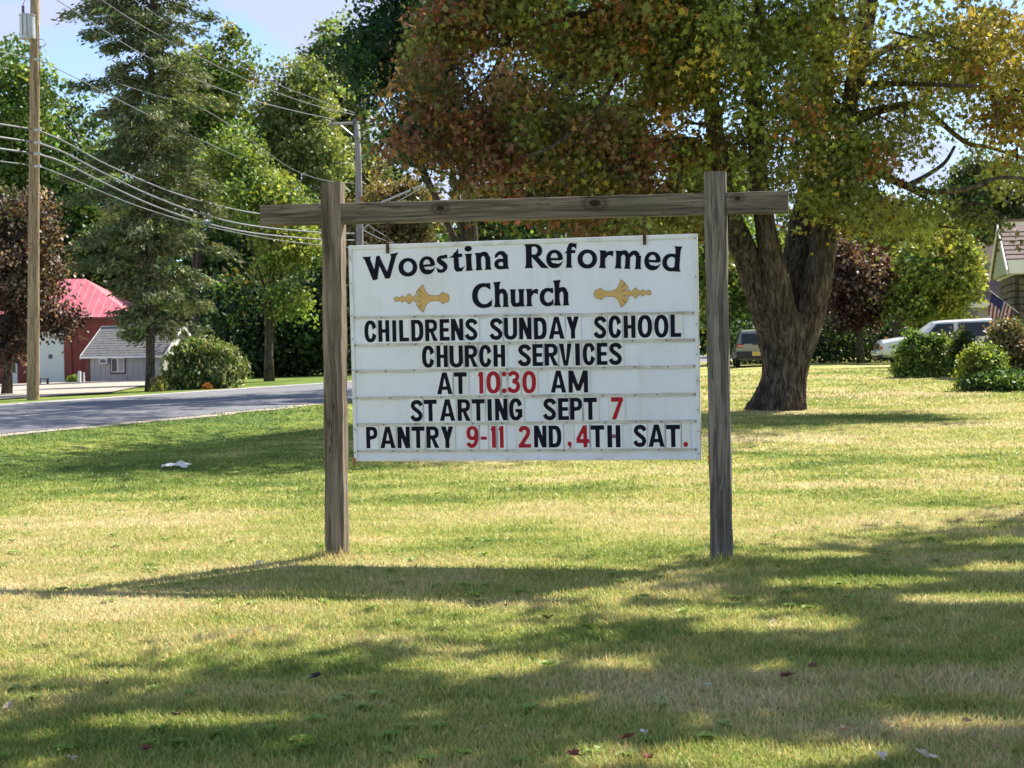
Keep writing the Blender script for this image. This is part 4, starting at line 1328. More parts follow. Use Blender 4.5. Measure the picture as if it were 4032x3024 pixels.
T('deciduous_tree', 'green tree right behind the spruce with yellowing top branches', 'tree', (hx(760, 100), 100), crown(800, 520, 250, 360, 100, k=14) + crown(900, 250, 120, 200, 100, k=5, sub=.4), 15000, .30, [G1, G2, G3, YL], [1.5, 3, 3, .7], .55, 20, tr=.3)
T('locust_tree', 'bright yellow-green locust with a bare straight trunk beside the road', 'tree', (hx(1058, 75), 75), crown(1050, 800, 230, 180, 75, k=9) + crown(1150, 980, 220, 130, 75, k=6) + crown(930, 640, 170, 210, 76, k=7) + crown(1130, 1180, 120, 90, 74.5, k=4), 17000, .20,
  [G2, G3, G4, YL], [2.4, 3, 1.8, .4], .42, 22, trunk=[at(1058, 1400, 75), at(1062, 1200, 75), at(1075, 1000, 75), at(1050, 800, 75.5), at(1040, 600, 76)], tr=.24, light=.22)
T('locust_tree', 'pale feathery green tree left of the far utility pole', 'tree', (hx(1120, 104), 104), crown(1140, 420, 220, 245, 104, k=13) + crown(1230, 640, 190, 210, 103, k=9) + crown(1050, 620, 150, 200, 104, k=6), 22000, .27, [(.14, .20, .065), (.20, .26, .085), (.26, .30, .12)], [2, 3, 2], .5, 22, trunk=[at(1110, 1100, 104), at(1115, 700, 104), at(1110, 450, 104)], tr=.28, light=.15, var=.2)
T('deciduous_tree', 'olive brown tinged tree rising above the far utility pole', 'tree', (hx(1330, 128), 128), crown(1340, 330, 180, 270, 128, k=12) + crown(1420, 700, 250, 330, 126, k=8), 20000, .34, [G1, OL, (.15, .12, .06), G2], [2, 3, 1.4, 2], .65, 20, tr=.35)
T('deciduous_tree', 'dark blue-green tree hanging over the road left of the maple', 'tree', (hx(1830, 50), 50), crown(1560, 190, 300, 250, 50, k=15) + crown(1590, 520, 150, 180, 49.5, k=6) + crown(1740, 500, 220, 260, 50.5, k=8) + crown(1640, -60, 300, 230, 51, k=6) + [(0, 52, 14.5, 5, 5, 3, 1), (4, 58, 14, 4, 5, 3, 1), (-2, 46, 14, 3.2, 4, 2.6, 1), (-1.5, 41, 14.5, 3.2, 4, 2.6, 1)], 40000, .17,  # last four lobes are added above the view to shade the road
  [(.026, .07, .034), (.04, .10, .04), (.07, .15, .045), (.12, .20, .05)], [4, 4, 2, .8], .36, 24, trunk=[at(1860, 1100, 50), at(1850, 700, 50), at(1750, 300, 50)], tr=.3, droop=.5)
T('deciduous_tree', 'deep green tree behind the rust coloured side of the maple', 'tree', (hx(2240, 47), 47), crown(2320, 560, 270, 240, 47, k=11) + crown(2010, 520, 190, 190, 47, k=7) + crown(2300, 200, 260, 160, 48, k=6), 17000, .17,
  [(.026, .07, .034), (.04, .10, .04), (.07, .15, .045), (.12, .20, .05)], [4, 4, 2, .8], .36, 24, tr=.22, droop=.5)
T('deciduous_tree', 'tan flowering tree behind the street light arm', 'tree', (hx(1600, 96), 96), crown(1580, 830, 240, 150, 96, k=12) + crown(1500, 1000, 220, 150, 95, k=6), 20000, .24, [TAN, (.30, .23, .11), OL, (.16, .15, .05)], [3, 2, 2, 1.6], .4, 22, tr=.25)
T('deciduous_tree', 'green tree seen between the sign and the crossbeam', 'tree', (hx(2000, 84), 84), crown(2020, 880, 260, 200, 84, k=9) + crown(1900, 1150, 330, 300, 83, k=6), 18000, .26, [GD, G1, G2, OL], [2, 2, 2, 1.3], .5, 20, tr=.3)
T('deciduous_tree', 'dark green tree behind the right half of the sign', 'tree', (hx(2350, 70), 70), crown(2380, 820, 280, 260, 70, k=9) + crown(2400, 1180, 330, 260, 70, k=6), 19000, .23, [GD, G1, G2], [3, 3, 1], .45, 20, tr=.3)
T('deciduous_tree', 'bright green tree showing between the right post and the maple', 'tree', (hx(2800, 84), 84), crown(2860, 1080, 210, 190, 84, k=10) + crown(2780, 760, 260, 220, 84, k=6), 17000, .24, [G2, G3, G4], [2, 3, 1.5], .42, 20, tr=.25)
T('purple_maple_tree', 'dark purple leaved maple just right of the big trunk', 'tree', (hx(3390, 78), 78), crown(3370, 1120, 190, 190, 78, k=13) + crown(3300, 1020, 130, 140, 78, k=4), 14000, .21, [PU, (.085, .045, .038), (.14, .085, .068), (.22, .16, .13)], [4, 3, 1.8, 1.4], .36, 22, tr=.2)
T('small_tree', 'rounded yellow-green tree above the white truck', 'tree', (hx(3525, 76), 76), crown(3690, 1070, 205, 200, 76, k=15) + crown(3570, 1180, 120, 110, 76, k=5) + crown(3770, 960, 110, 100, 76, k=4), 24000, .19, [G1, G2, G3, G4, (.32, .30, .05)], [1, 1.6, 3, 3, .9], .34, 22, trunk=[at(3522, 1300, 76), at(3600, 1200, 76), at(3680, 1080, 76)], tr=.16, light=.2)
T('deciduous_tree', 'grey-green tree behind the stone house roof', 'tree', (hx(3880, 112), 112), crown(3880, 760, 170, 220, 112, k=10) + crown(4040, 900, 150, 240, 112, k=5), 13000, .30, [G1, (.10, .13, .06), OL], [2, 3, 2], .5, 20, tr=.3)
T('deciduous_tree', 'orange and green tree behind the purple maple on the right', 'tree', (hx(3480, 92), 92), crown(3480, 900, 270, 160, 92, k=10) + crown(3200, 950, 200, 200, 92, k=5), 14000, .25, [OL, G3, TAN, OR], [3, 2, 1.5, .8], .42, 20, tr=.25)

# trees and undergrowth closing the view beyond
rt_ = random.Random(4)
for i, (px, top, d, cols, lab) in enumerate([
        (-120, 350, 140, [GD, G1, G2], 'dark tree at the far left edge of the wood behind the barn'), (560, 620, 128, [GD, G1], 'shadowy tree filling the wood behind the spruce'),
        (930, 700, 122, [GD, G1, G2], 'dark wood edge tree behind the bright locust'), (1250, 900, 118, [GD, G1], 'dark wood edge tree left of the sign post'),
        (1650, 880, 135, [G1, OL], 'distant tree beyond the tan flowering tree'), (2080, 620, 140, [GD, G1, G2], 'distant tree high behind the middle of the sign'),
        (2560, 760, 125, [G1, G2], 'distant tree behind the end of the sign title'), (3000, 800, 120, [G1, G2, G3], 'distant tree behind the big maple trunk'),
        (3300, 820, 125, [GD, G1], 'dark tree behind the purple maple on the right'), (3700, 850, 135, [G1, OL], 'distant tree behind the rounded yellow-green tree'), (4200, 700, 140, [G1, OL], 'distant tree beyond the stone house at the right edge')]):
    h = (1420 - top) / 2
    T('background_tree', lab, 'tree', (hx(px, d), d), crown(px, top + h, 260, h, d, k=8, full=.85), 9000, .42, cols, [3] + [2] * (len(cols) - 1), .8, 18, tr=.35, k=6, group='trees closing the view')


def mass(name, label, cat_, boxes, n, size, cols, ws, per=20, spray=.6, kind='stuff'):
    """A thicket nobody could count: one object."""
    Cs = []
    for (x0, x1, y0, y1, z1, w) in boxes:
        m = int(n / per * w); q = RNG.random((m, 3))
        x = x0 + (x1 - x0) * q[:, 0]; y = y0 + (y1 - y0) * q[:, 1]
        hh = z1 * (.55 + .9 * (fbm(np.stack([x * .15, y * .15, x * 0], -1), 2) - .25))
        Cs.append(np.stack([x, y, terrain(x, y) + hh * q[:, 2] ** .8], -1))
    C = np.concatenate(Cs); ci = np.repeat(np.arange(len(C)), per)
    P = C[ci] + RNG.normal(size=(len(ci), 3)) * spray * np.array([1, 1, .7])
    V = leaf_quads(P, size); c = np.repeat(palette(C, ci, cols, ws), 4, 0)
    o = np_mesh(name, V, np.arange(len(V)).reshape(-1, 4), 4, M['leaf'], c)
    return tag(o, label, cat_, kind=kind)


mass('far_woods', 'far-off dark wood closing the view behind every tree', 'woods', [(-75, 80, 146, 156, 17, 1.0)], 60000, .75, [GD, G1, G2], [4, 3, 1], 18, 1.0)
mass('undergrowth', 'dark shaded undergrowth below the trees beyond the road', 'undergrowth', [(hx(880, 98), hx(1420, 98), 92, 104, 7.5, .55), (hx(300, 122), hx(900, 122), 116, 126, 6, .25), (hx(1400, 92), hx(2700, 92), 88, 100, 4.5, .4)], 42000, .30, [(.015, .028, .014), GD, G1, (.10, .09, .03)], [3, 3, 1.6, .3], 18, .55)  # near-black greens carry the deep shade under the trees
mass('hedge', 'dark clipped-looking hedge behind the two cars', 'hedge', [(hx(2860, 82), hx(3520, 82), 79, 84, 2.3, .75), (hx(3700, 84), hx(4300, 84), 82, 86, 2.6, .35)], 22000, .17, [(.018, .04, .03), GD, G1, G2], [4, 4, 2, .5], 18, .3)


# --- the spruce beside the road
def spruce():
    f = Vector((hx(590, 57), 57, 0)); f.z = gz(f.x, f.y)
    root = empty('spruce_tree', f, 0, 'tall thin grey-green spruce with drooping branches beside the road', 'tree')
    mb = MB()
    tp = [at(590, 1560, 57), at(592, 1450, 57), at(592, 1200, 57), at(588, 900, 57), at(592, 500, 57), at(600, 100, 57), at(604, -800, 57)]
    mb.tube([p - f for p in tp], [.21, .17, .16, .15, .13, .10, .03], 12)
    r = random.Random(12)
    C = []; D = []
    z0 = at(0, 1330, 57).z; z1 = at(0, -760, 57).z
    for i in range(185):
        u = i / 185; z = z0 + (z1 - z0) * u
        ax = f.x + (at(595, 700, 57).x - f.x) * .6
        a = r.uniform(0, 2 * math.pi)
        ln = (3.35 - 1.0 * u - 1.9 * max(0, u - .62) / .38) * r.uniform(.5, 1.08) * (0.62 + .38 * min(1, u * 6))
        if u < .12: ln *= .55 + .35 * (math.cos(a) > .2)
        dv = Vector((math.cos(a), math.sin(a), 0))
        b = Vector((ax, f.y, z))
        pts = [b, b + dv * ln * .35 + Vector((0, 0, .10 * ln)), b + dv * ln * .7 + Vector((0, 0, -.02 * ln)), b + dv * ln + Vector((0, 0, -.10 * ln))]
        mb.tube([p - f for p in pts], [.035, .026, .018, .008], 5)
        nb = int(4 + ln * 7.5)
        for k in range(nb):
            t = r.uniform(.18, 1.0)
            p = pts[0].lerp(pts[1], t / .35) if t < .35 else (pts[1].lerp(pts[2], (t - .35) / .35) if t < .7 else pts[2].lerp(pts[3], (t - .7) / .3))
            sd_ = r.choice((-1, 1)); w = Vector((-dv.y, dv.x, 0)) * sd_ * r.uniform(.1, .55) * (1.15 - t) * 1.3
            C.append(p + w + Vector((0, 0, -r.uniform(0, .22)))); D.append((dv + w).normalized())
    mb.build('trunk', M['bark_far'], root, smooth=True)
    C = np.array([tuple(c) for c in C]); D = np.array([tuple(d) for d in D])
    per = 20; ci = np.repeat(np.arange(len(C)), per)
    P = C[ci] + RNG.normal(size=(len(ci), 3)) * np.array([.15, .15, .09]) + D[ci] * RNG.normal(size=(len(ci), 1)) * .12
    n = len(P)
    t = D[ci] * .8 + RNG.normal(size=(n, 3)) * .5; t[:, 2] -= .35; t /= np.linalg.norm(t, axis=1)[:, None]
    b = np.cross(RNG.normal(size=(n, 3)), t); b /= np.linalg.norm(b, axis=1)[:, None]
    s = (.17 * (.6 + .8 * RNG.random(n)))[:, None]
    V = np.stack([P - t * s * .6, P + b * s * .2, P + t * s * .7, P - b * s * .2], 1).reshape(-1, 3)
    c = np.repeat(palette(C, ci, [(.10, .145, .07), (.155, .19, .09), (.21, .215, .12), (.24, .32, .10)], [2, 3, 2, 1.4], .22, .2), 4, 0)
    np_mesh('crown', V - np.array(f), np.arange(len(V)).reshape(-1, 4), 4, M['needle'], c, root)['kind'] = 'stuff'


spruce()


def bush(name, label, cx, cy, rx, ry, d, n, size, cols, ws, spray=.16, per=18, k=10, long=1.0, up=0.0):
    lobes = crown(cx, cy, rx, ry, d, k=k + 7, sub=.36, full=.68)
    x = hx(cx, d); f = Vector((x, d, gz(x, d))); s_ = d / F
    if ry > 50: lobes += [(x + q * rx * s_ * .42, d - .15, f.z + ry * s_ * .42, rx * s_ * .52, rx * s_ * .6, ry * s_ * .42, .9) for q in (-1, 0, 1)]
    root = empty(name, f, 0, label, 'bush')
    mb = MB(); r = random.Random(int(cx))
    for i in range(9):
        l = lobes[i % len(lobes)]; e = Vector(l[:3]) - f
        mb.tube([(r.uniform(-.15, .15), r.uniform(-.15, .15), -.05), e * .5 + Vector((r.uniform(-.1, .1), 0, 0)), e], [.03, .02, .008], 5)
    mb.build('stems', M['bark_far'], root)
    C, ci, P = crown_points(lobes, n, spray, per, .33)
    P[:, 2] = np.maximum(P[:, 2], f.z + .02)
    V = leaf_quads(P, size, .1 - up, .4, long); c = np.repeat(palette(C, ci, cols, ws), 4, 0)
    np_mesh('foliage', V - np.array(f), np.arange(len(V)).reshape(-1, 4), 4, M['leaf'], c, root)['kind'] = 'stuff'
    return root


bush('arching_bush', 'big rounded feathery green bush beside the road right of the spruce', 800, 1432, 165, 112, 59, 15000, .11, [G1, (.14, .20, .07), (.22, .26, .12), (.32, .34, .18)], [2, 3, 2.5, 2], .17, 18, long=1.7, up=.9)
bush('rust_plant', 'small orange brown dried plant at the foot of the arching bush', 818, 1525, 20, 16, 57.5, 500, .07, [OR, (.4, .2, .1)], [1, 1], .06)
bush('green_bush', 'low green bush with light tips in front of the white truck', 3622, 1372, 115, 82, 52, 11000, .11, [G1, G2, G3, (.28, .34, .08)], [2, 3, 2.5, 1.5], .14)
bush('dark_bush', 'dark grey-green bush between the light green bushes on the right', 3790, 1370, 95, 95, 54, 8000, .09, [GD, G1, (.09, .11, .06)], [3, 3, 1.5], .14)
bush('lime_bush', 'lime green bush at the right edge in front of the twiggy shrub', 3862, 1425, 95, 105, 42, 9000, .09, [G2, G3, (.26, .32, .06)], [2, 3, 2], .12)
bush('twiggy_bush', 'tall brown twiggy bush at the right edge below the flag', 3990, 1370, 120, 130, 43.5, 11000, .07, [(.20, .15, .10), (.15, .13, .08), (.10, .12, .05), G2], [3, 3, 2, 1], .15, long=1.8)
bush('ground_bush', 'low dark spreading plant under the bushes at the right edge', 3960, 1495, 180, 42, 41, 8000, .09, [GD, G1, G2], [2, 3, 1], .13)
bush('potted_plant', 'small green leafy plant at the corner of the grey shed', 290, 1500, 18, 26, 99, 700, .13, [G2, G3], [1, 1], .1)
bush('grass_tuft', 'tall dry grass tuft at the foot of the spruce', 615, 1520, 28, 36, 56.2, 1500, .13, [(.30, .28, .09), (.36, .30, .14), G3], [2, 2, 1], .07, long=2.2, up=1.8)

# ---------------------------------------------------------------- utility poles, cables, street light
M['pole_wood'] = wood_mat('pole_wood', 2, (0.33, 0.235, 0.135), (0.50, 0.375, 0.235), green=0.0)
M['pole_grey'] = wood_mat('pole_grey', 2, (0.30, 0.28, 0.28), (0.42, 0.40, 0.39), green=0.0)
M['cable'] = simple('cable_sheath', (0.20, 0.21, 0.23), 0.45, var=0.3, scale=0.6)
M['metal'] = simple('galvanised', (0.46, 0.47, 0.48), 0.45, 0.5, var=0.1, scale=5)
M['tank'] = simple('tank_paint', (0.52, 0.56, 0.58), 0.4, var=0.06, scale=3, grime=(0.40, 0.40, 0.38))
M['dark'] = simple('dark_iron', (0.04, 0.04, 0.045), 0.6)
M['porcelain'] = simple('porcelain', (0.13, 0.10, 0.12), 0.3)
M['redmark'] = simple('red_mark', (0.30, 0.05, 0.03), 0.7)
D1, D2 = 48.0, 70.0
p1 = Vector((hx(131, D1), D1, 0)); p1.z = gz(p1.x, p1.y)
p2 = Vector((hx(1418, D2), D2, 0)); p2.z = gz(p2.x, p2.y)
pole = empty('utility_pole', p1, 0, 'near wooden utility pole carrying a grey transformer at the left edge', 'utility pole')
tt = at(139, -300, D1) - p1; tb = Vector((0, 0, -.3)); f0 = at(130, 1573, D1) - p1
MB().tube([tb + Vector((f0.x, 0, 0)), f0, f0.lerp(tt, .35), f0.lerp(tt, .7), tt], [.20, .193, .165, .145, .13], 20).build('shaft', M['pole_wood'], pole, smooth=True)
c_ = at(109, 107, D1 - .12) - p1
mb = MB(); mb.tube([c_ + Vector((0, 0, -.36)), c_ + Vector((0, 0, .34))], [.245, .245], 28)
tk = mb.build('transformer', M['tank'], pole, smooth=False)
MB().tube([c_ + Vector((0, 0, .34)), c_ + Vector((0, 0, .37)), c_ + Vector((0, 0, .40))], [.262, .262, .18], 28).build('lid', M['metal'], tk)
for q in (-.085, .055):
    MB().box(c_ + Vector((q, -.242, .02)), (.012, .02, .62)).build('strap', M['dark'], tk)
mb = MB(); b = c_ + Vector((-.13, 0, .40))
for q in range(6): mb.tube([b + Vector((0, 0, q * .045)), b + Vector((0, 0, q * .045 + .02)), b + Vector((0, 0, q * .045 + .04))], [.03, .055, .03], 10)
mb.build('bushing', M['porcelain'], tk)
MB().tube([b + Vector((0, 0, .28)), b + Vector((.05, 0, .42)), b + Vector((.22, .1, .62)), b + Vector((.36, .15, 1.1))], .012, 6).build('lead_wire', M['cable'], tk)
MB().tube([at(152, 100, D1 - .2) - p1, at(155, 250, D1 - .2) - p1, at(150, 400, D1 - .2) - p1, at(150, 1560, D1 - .21) - p1], .012, 5).build('ground_wire', M['dark'], pole)
MB().tube([at(130 + 22 * math.cos(a) + 28, 170 + 16 * math.sin(a), D1 - .25) - p1 for a in np.linspace(0, 5.5, 12)], .012, 5).build('wire_loop', M['cable'], pole)
for yy in (234, 512, 562, 606, 655):
    MB().box(at(148, yy, D1 - .2) - p1, (.20, .10, .07)).build('bracket', M['metal'], pole)
for yy in (963, 984):
    m = MB(); q = at(127, yy, D1) - p1; m.tube([q, q + Vector((0, 0, .025))], .180, 20, False); m.build('red_band', M['redmark'], pole)

pole2 = empty('utility_pole', p2, 0, 'far grey utility pole behind the left post of the sign, carrying a street light', 'utility pole')
MB().tube([Vector((0, 0, -.3)), at(1417, 960, D2) - p2, at(1410, 620, D2) - p2, at(1405, 478, D2) - p2], [.19, .165, .145, .13], 18).build('shaft', M['pole_grey'], pole2, smooth=True)
mb = MB(); mb.tube([at(1296, 489, D2 - .1) - p2, at(1400, 484, D2 - .1) - p2], .07, 4); mb.build('crossarm', M['pole_grey'], pole2)
mb = MB(); mb.tube([at(1340, 492, D2) - p2, at(1404, 545, D2) - p2], .025, 5); mb.build('arm_brace', M['metal'], pole2)
for px in (1312, 1396):
    m = MB(); q = at(px, 478, D2 - .1) - p2; m.tube([q + Vector((0, 0, -.05)), q + Vector((0, 0, .06)), q + Vector((0, 0, .16))], [.03, .07, .04], 8); m.build('insulator', M['porcelain'], pole2)
arm = MB(); arm.tube([at(1425, 845, D2 - .2) - p2, at(1500, 798, D2 - .5) - p2, at(1590, 760, D2 - 1) - p2, at(1640, 738, D2 - 1.3) - p2, at(1680, 730, D2 - 1.5) - p2, at(1712, 728, D2 - 1.7) - p2], .045, 8)
arm.build('lamp_arm', M['metal'], pole2, smooth=True)
arm = MB(); arm.tube([at(1425, 905, D2 - .2) - p2, at(1555, 800, D2 - .8) - p2, at(1650, 745, D2 - 1.3) - p2], .03, 8); arm.build('arm_strut', M['metal'], pole2)
lh = MB(); c_ = at(1736, 727, D2 - 1.8) - p2; lh.tube([c_ + Vector((-.32, 0, 0)), c_ + Vector((-.2, 0, .01)), c_ + Vector((.1, 0, .01)), c_ + Vector((.28, 0, -.01))], [.04, .075, .09, .03], 12); lh.build('lamp_head', M['metal'], pole2, smooth=True)

CABLES = [  # photo path from near pole to far pole, radius, label
 ([(148, 512), (250, 556), (400, 638), (550, 706), (700, 765), (860, 810), (1030, 843), (1268, 868), (1410, 868)], .026, 'highest of the four thick cables sagging from the near pole', 512),
 ([(148, 562), (250, 600), (400, 678), (600, 772), (800, 845), (1000, 890), (1268, 916), (1410, 920)], .030, 'second thick cable from the top between the two poles', 562),
 ([(148, 606), (250, 640), (400, 716), (600, 808), (800, 876), (1000, 918), (1268, 943), (1410, 946)], .030, 'third thick cable from the top between the two poles', 606),
 ([(158, 655), (300, 712), (500, 796), (700, 862), (900, 910), (1100, 946), (1268, 966), (1410, 978)], .016, 'lowest cable running between the two poles', 654),
 ([(137, -62), (225, 0), (380, 100), (560, 214), (780, 316), (980, 390), (1160, 437), (1312, 470)], .016, 'overhead wire ending on the left insulator of the far pole', None),
 ([(137, -178), (400, 0), (540, 90), (700, 180), (900, 282), (1100, 368), (1250, 418), (1396, 452)], .014, 'middle overhead wire crossing in front of the spruce', None),
 ([(137, -265), (530, 0), (700, 118), (900, 238), (1100, 335), (1270, 400), (1396, 444)], .012, 'topmost overhead wire crossing in front of the spruce', None),
 ([(155, 236), (330, 322), (470, 395), (640, 480), (800, 556), (930, 616)], .014, 'wire from the transformer down in front of the spruce', 236),
 ([(470, 330), (620, 378), (800, 430), (1000, 560), (1140, 660), (1268, 708), (1400, 722)], .012, 'thin wire behind the spruce reaching the far pole', None),
]
for pts, r, lab, yl in CABLES:
    x0, x1 = 137, 1410
    P = [at(a, b, D1 + (D2 - D1) * ((a - x0) / (x1 - x0)) * 1.0 / (1 + (1 - (a - x0) / (x1 - x0)) * (D2 / D1 - 1)) if a < 1410 else D2) for a, b in pts]
    Q = cat2([np.array(p) for p in P], 5)
    if yl:
        e = at(137, yl, D1); Q = [np.array(p) for p in (e + Vector((-9, -25, 1.6)), e + Vector((-5, -14, .1)), e + Vector((-2.4, -6.5, -.12)), e + Vector((-.9, -2.2, -.03)))] + Q
    m = MB(); o0 = Vector(Q[0]); m.tube([Vector(q) - o0 for q in Q], r, 6)
    ob = m.build('utility_cable', M['cable'], smooth=True); ob.location = o0
    tag(ob, lab, 'cable', 'cables between the utility poles')
for i, (a, b_) in enumerate((((1425, 868), (1520, 932)), ((1425, 905), (1545, 960)), ((1425, 950), (1500, 985)))):
    A = at(a[0], a[1], D2); B = at(b_[0], b_[1], D2 + 12); m = MB(); m.tube([Vector(), (B - A) * .5 + Vector((0, 0, -.03)), (B - A) * 1.0, (B - A) * 3.4 + Vector((0, 0, -.3))], .022, 5)
    ob = m.build('utility_cable', M['cable']); ob.location = A
    tag(ob, ['highest', 'middle', 'lowest'][i] + ' of the three cables leaving the far pole to the right', 'cable', 'cables leaving the far pole')

# ---------------------------------------------------------------- barn, shed and their yard
M['red_side'] = simple('red_siding', (0.27, 0.065, 0.055), 0.8, var=0.2, scale=1.5, grime=(0.20, 0.04, 0.035))
M['red_roof'] = simple('red_metal_roof', (0.50, 0.13, 0.17), 0.5, var=0.15, scale=0.8, grime=(0.60, 0.26, 0.29))
M['white'] = simple('white_paint', (0.80, 0.79, 0.76), 0.6, var=0.04, scale=2)
M['brown'] = simple('brown_trim', (0.16, 0.055, 0.045), 0.7)
M['grey_wall'] = simple('grey_wall', (0.43, 0.40, 0.37), 0.9, var=0.08, scale=1.5, grime=(0.32, 0.30, 0.28))
M['shingle'] = simple('grey_shingle', (0.155, 0.157, 0.16), 0.95, var=0.3, scale=5, grime=(0.21, 0.19, 0.175))
M['glass'] = simple('window_glass', (0.02, 0.025, 0.03), 0.12, var=0.2, scale=2, spec=0.5)
M['curtain'] = simple('curtain', (0.42, 0.35, 0.33), 0.8)


def local(root, px, py, dist):
    return root.matrix_world.inverted() @ at(px, py, dist)


def building(name, label, cat_, loc, rz):
    e_ = empty(name, loc, rz, label, cat_)
    e_.matrix_world = Matrix.Translation(loc) @ Matrix.Rotation(rz, 4, 'Z')
    return e_


# barn: local x to the right along its front, y away
bx = hx(318, 108)
barn = building('barn', 'red barn with a pink-red metal hipped roof behind the purple maple', 'barn', Vector((hx(518, 108), 108, -.95)), math.radians(2))
W_, D_ = 12.6, 10.0; HE = 4.85
MB().box((-W_ / 2, D_ / 2, HE / 2 - .2), (W_ - .1, D_ - .1, HE + .38)).build('wall', M['red_side'], barn)
xf = [-W_, -(518 - 322) * 108 / F - .02]
nb = 31
for i in range(nb):
    z = .05 + i * (HE / nb)
    for (xa, xb) in ((-W_, -8.55), (-7.95, -6.42), (-4.66, -4.15), (-3.75, -.06)):
        o = MB().box(((xa + xb) / 2, -.035, z + HE / nb / 2), (xb - xa - .01, .035, HE / nb - .022), Matrix.Rotation(.10, 3, 'X')).build('siding_board', M['red_side'], barn)
rf = MB(); hx_ = 4.3; rz_ = 7.75
a, b, c, d = Vector((-W_ - .3, -.45, HE - .05)), Vector((.3, -.45, HE - .05)), Vector((.3, D_ + .45, HE - .05)), Vector((-W_ - .3, D_ + .45, HE - .05))
r1, r2 = Vector((-W_ + .5, D_ / 2, rz_)), Vector((-hx_, D_ / 2, rz_))
rf.add([a, b, c, d, r1, r2], [(0, 1, 5, 4), (1, 2, 5), (2, 3, 4, 5), (3, 0, 4), (0, 3, 2, 1)])
roof = rf.build('roof', M['red_roof'], barn)
for i in range(24):
    x = -W_ + .2 + i * .54
    t_ = min(1.0, max(0.03, (.3 - x) / (hx_ + .3))) if x > -hx_ else 1.0
    top = Vector((x, -.45 + (D_ / 2 + .45) * t_, HE - .05 + (rz_ - HE + .05) * t_ + .02)); bot = Vector((x, -.45, HE - .03))
    MB().tube([bot, top], .014, 4).build('seam', M['red_roof'], roof)
MB().box((-W_ / 2, -.46, HE - .09), (W_ + .6, .05, .13)).build('eave_board', M['brown'], barn)
MB().box((-5.55, -.06, 1.95), (1.72, .06, 3.85)).build('large_door', M['white'], barn)
dr = [o for o in barn.children if o.name.startswith('large_door')][0]
MB().box((-5.62, -.10, 2.12), (.28, .03, .30)).build('door_window', M['shingle'], dr)
MB().box((-4.42, -.06, 1.95), (.50, .07, 3.9)).build('door_post', M['red_side'], barn)
MB().box((-8.23, -.06, 1.02), (.56, .06, 2.04)).build('side_door', M['white'], barn)
sdv = [o for o in barn.children if o.name.startswith('side_door')][0]
MB().box((-8.23, -.10, 1.45), (.34, .02, .8)).build('door_pane', M['glass'], sdv)
MB().box((-.03, -.08, HE / 2), (.12, .06, HE)).build('corner_board', M['white'], barn)

# shed: front turned a little towards the road
sx = hx(330, 100)
shed = building('shed', 'low grey shed with a grey shingle roof in front of the red barn', 'shed', Vector((sx, 100.5, -.86)), math.radians(-14))
Ls, Ds, Hs, Hr = 5.45, 5.2, 2.02, 3.85
MB().box((Ls / 2, Ds / 2, Hs / 2), (Ls, Ds, Hs)).build('wall', M['grey_wall'], shed)
for i in range(14):
    MB().box((.2 + i * .39, -.008, Hs / 2), (.03, .02, Hs - .04)).build('batten', M['grey_wall'], shed)
for sgn in (0, 1):
    m = MB(); y0, y1 = (-.3, Ds / 2) if sgn == 0 else (Ds + .3, Ds / 2)
    z0_ = Hs - .1; m.prism([(-.25, y0, z0_), (-.25, y1, Hr), (-.25, y1, Hr + .12), (-.25, y0, z0_ + .12)], (Ls + .5, 0, 0)); m.build('roof', M['shingle'], shed)
rr2 = [o for o in shed.children if o.name.startswith('roof')][0]
for i in range(12):
    t_ = i / 12; y = -.3 + (Ds / 2 + .3) * t_; z = Hs - .1 + (Hr - Hs + .1) * t_ + .125
    MB().box((Ls / 2, y + .1, z + .075), (Ls + .5, .25, .012), Matrix.Rotation(math.atan2(Hr - Hs + .1, Ds / 2 + .3) - .03, 3, 'X')).build('shingle_course', M['shingle'], rr2)
for x in (0, Ls):
    m = MB(); m.prism([(x, 0, Hs - .02), (x, Ds, Hs - .02), (x, Ds / 2, Hr - .05)], (.04 if x else -.04, 0, 0)); m.build('gable', M['white'], shed)
for x in (-.28, Ls + .25):
    for (ya, yb) in ((-.32, Ds / 2), (Ds + .32, Ds / 2)):
        m = MB(); m.prism([(x, ya, Hs - .2), (x, yb, Hr - .08), (x, yb, Hr + .15), (x, ya, Hs + .04)], (.05, 0, 0)); m.build('rake_board', M['white'], shed)
MB().box((Ls / 2, -.34, Hs - .07), (Ls + .55, .05, .14)).build('eave_board', M['white'], shed)
MB().box((Ls / 2, Ds / 2, Hr + .14), (Ls + .5, .2, .06)).build('ridge_cap', M['metal'], shed)
MB().box((.12, -.03, Hs / 2), (.28, .05, Hs)).build('corner_panel', M['brown'], shed)
wf = MB().box((2.28, -.03, 1.40), (1.10, .06, 1.08)).build('window', M['brown'], shed)
for x in (2.04, 2.52):
    MB().box((x, -.065, 1.42), (.46, .02, .92)).build('window_sash', M['white'], wf)
    MB().box((x, -.078, 1.42), (.36, .012, .82)).build('pane', M['curtain'] if x > 2.2 else M['glass'], wf)
ac = MB().box((1.38, -.18, 1.70), (.56, .32, .38), bev=.02).build('air_conditioner', M['white'], shed)
MB().box((1.38, -.345, 1.70), (.42, .02, .24)).build('grille', M['shingle'], ac)
yard = [('white_post', 'taller white post standing at the left corner of the grey shed', 314, 1462, 1522, .16), ('white_post', 'shorter white post just right of the other, in front of the grey shed', 331, 1466, 1523, .10)]
for nm, lab, px, ya, yb, w in yard:
    b0 = at(px, yb, 97); b0.z = gz(b0.x, b0.y); h = at(px, ya, 97).z - b0.z
    m = MB(); m.box((0, 0, h / 2 - .05), (w, w, h + .1), bev=.01); o = m.build(nm, M['white']); o.location = b0; tag(o, lab, 'post')
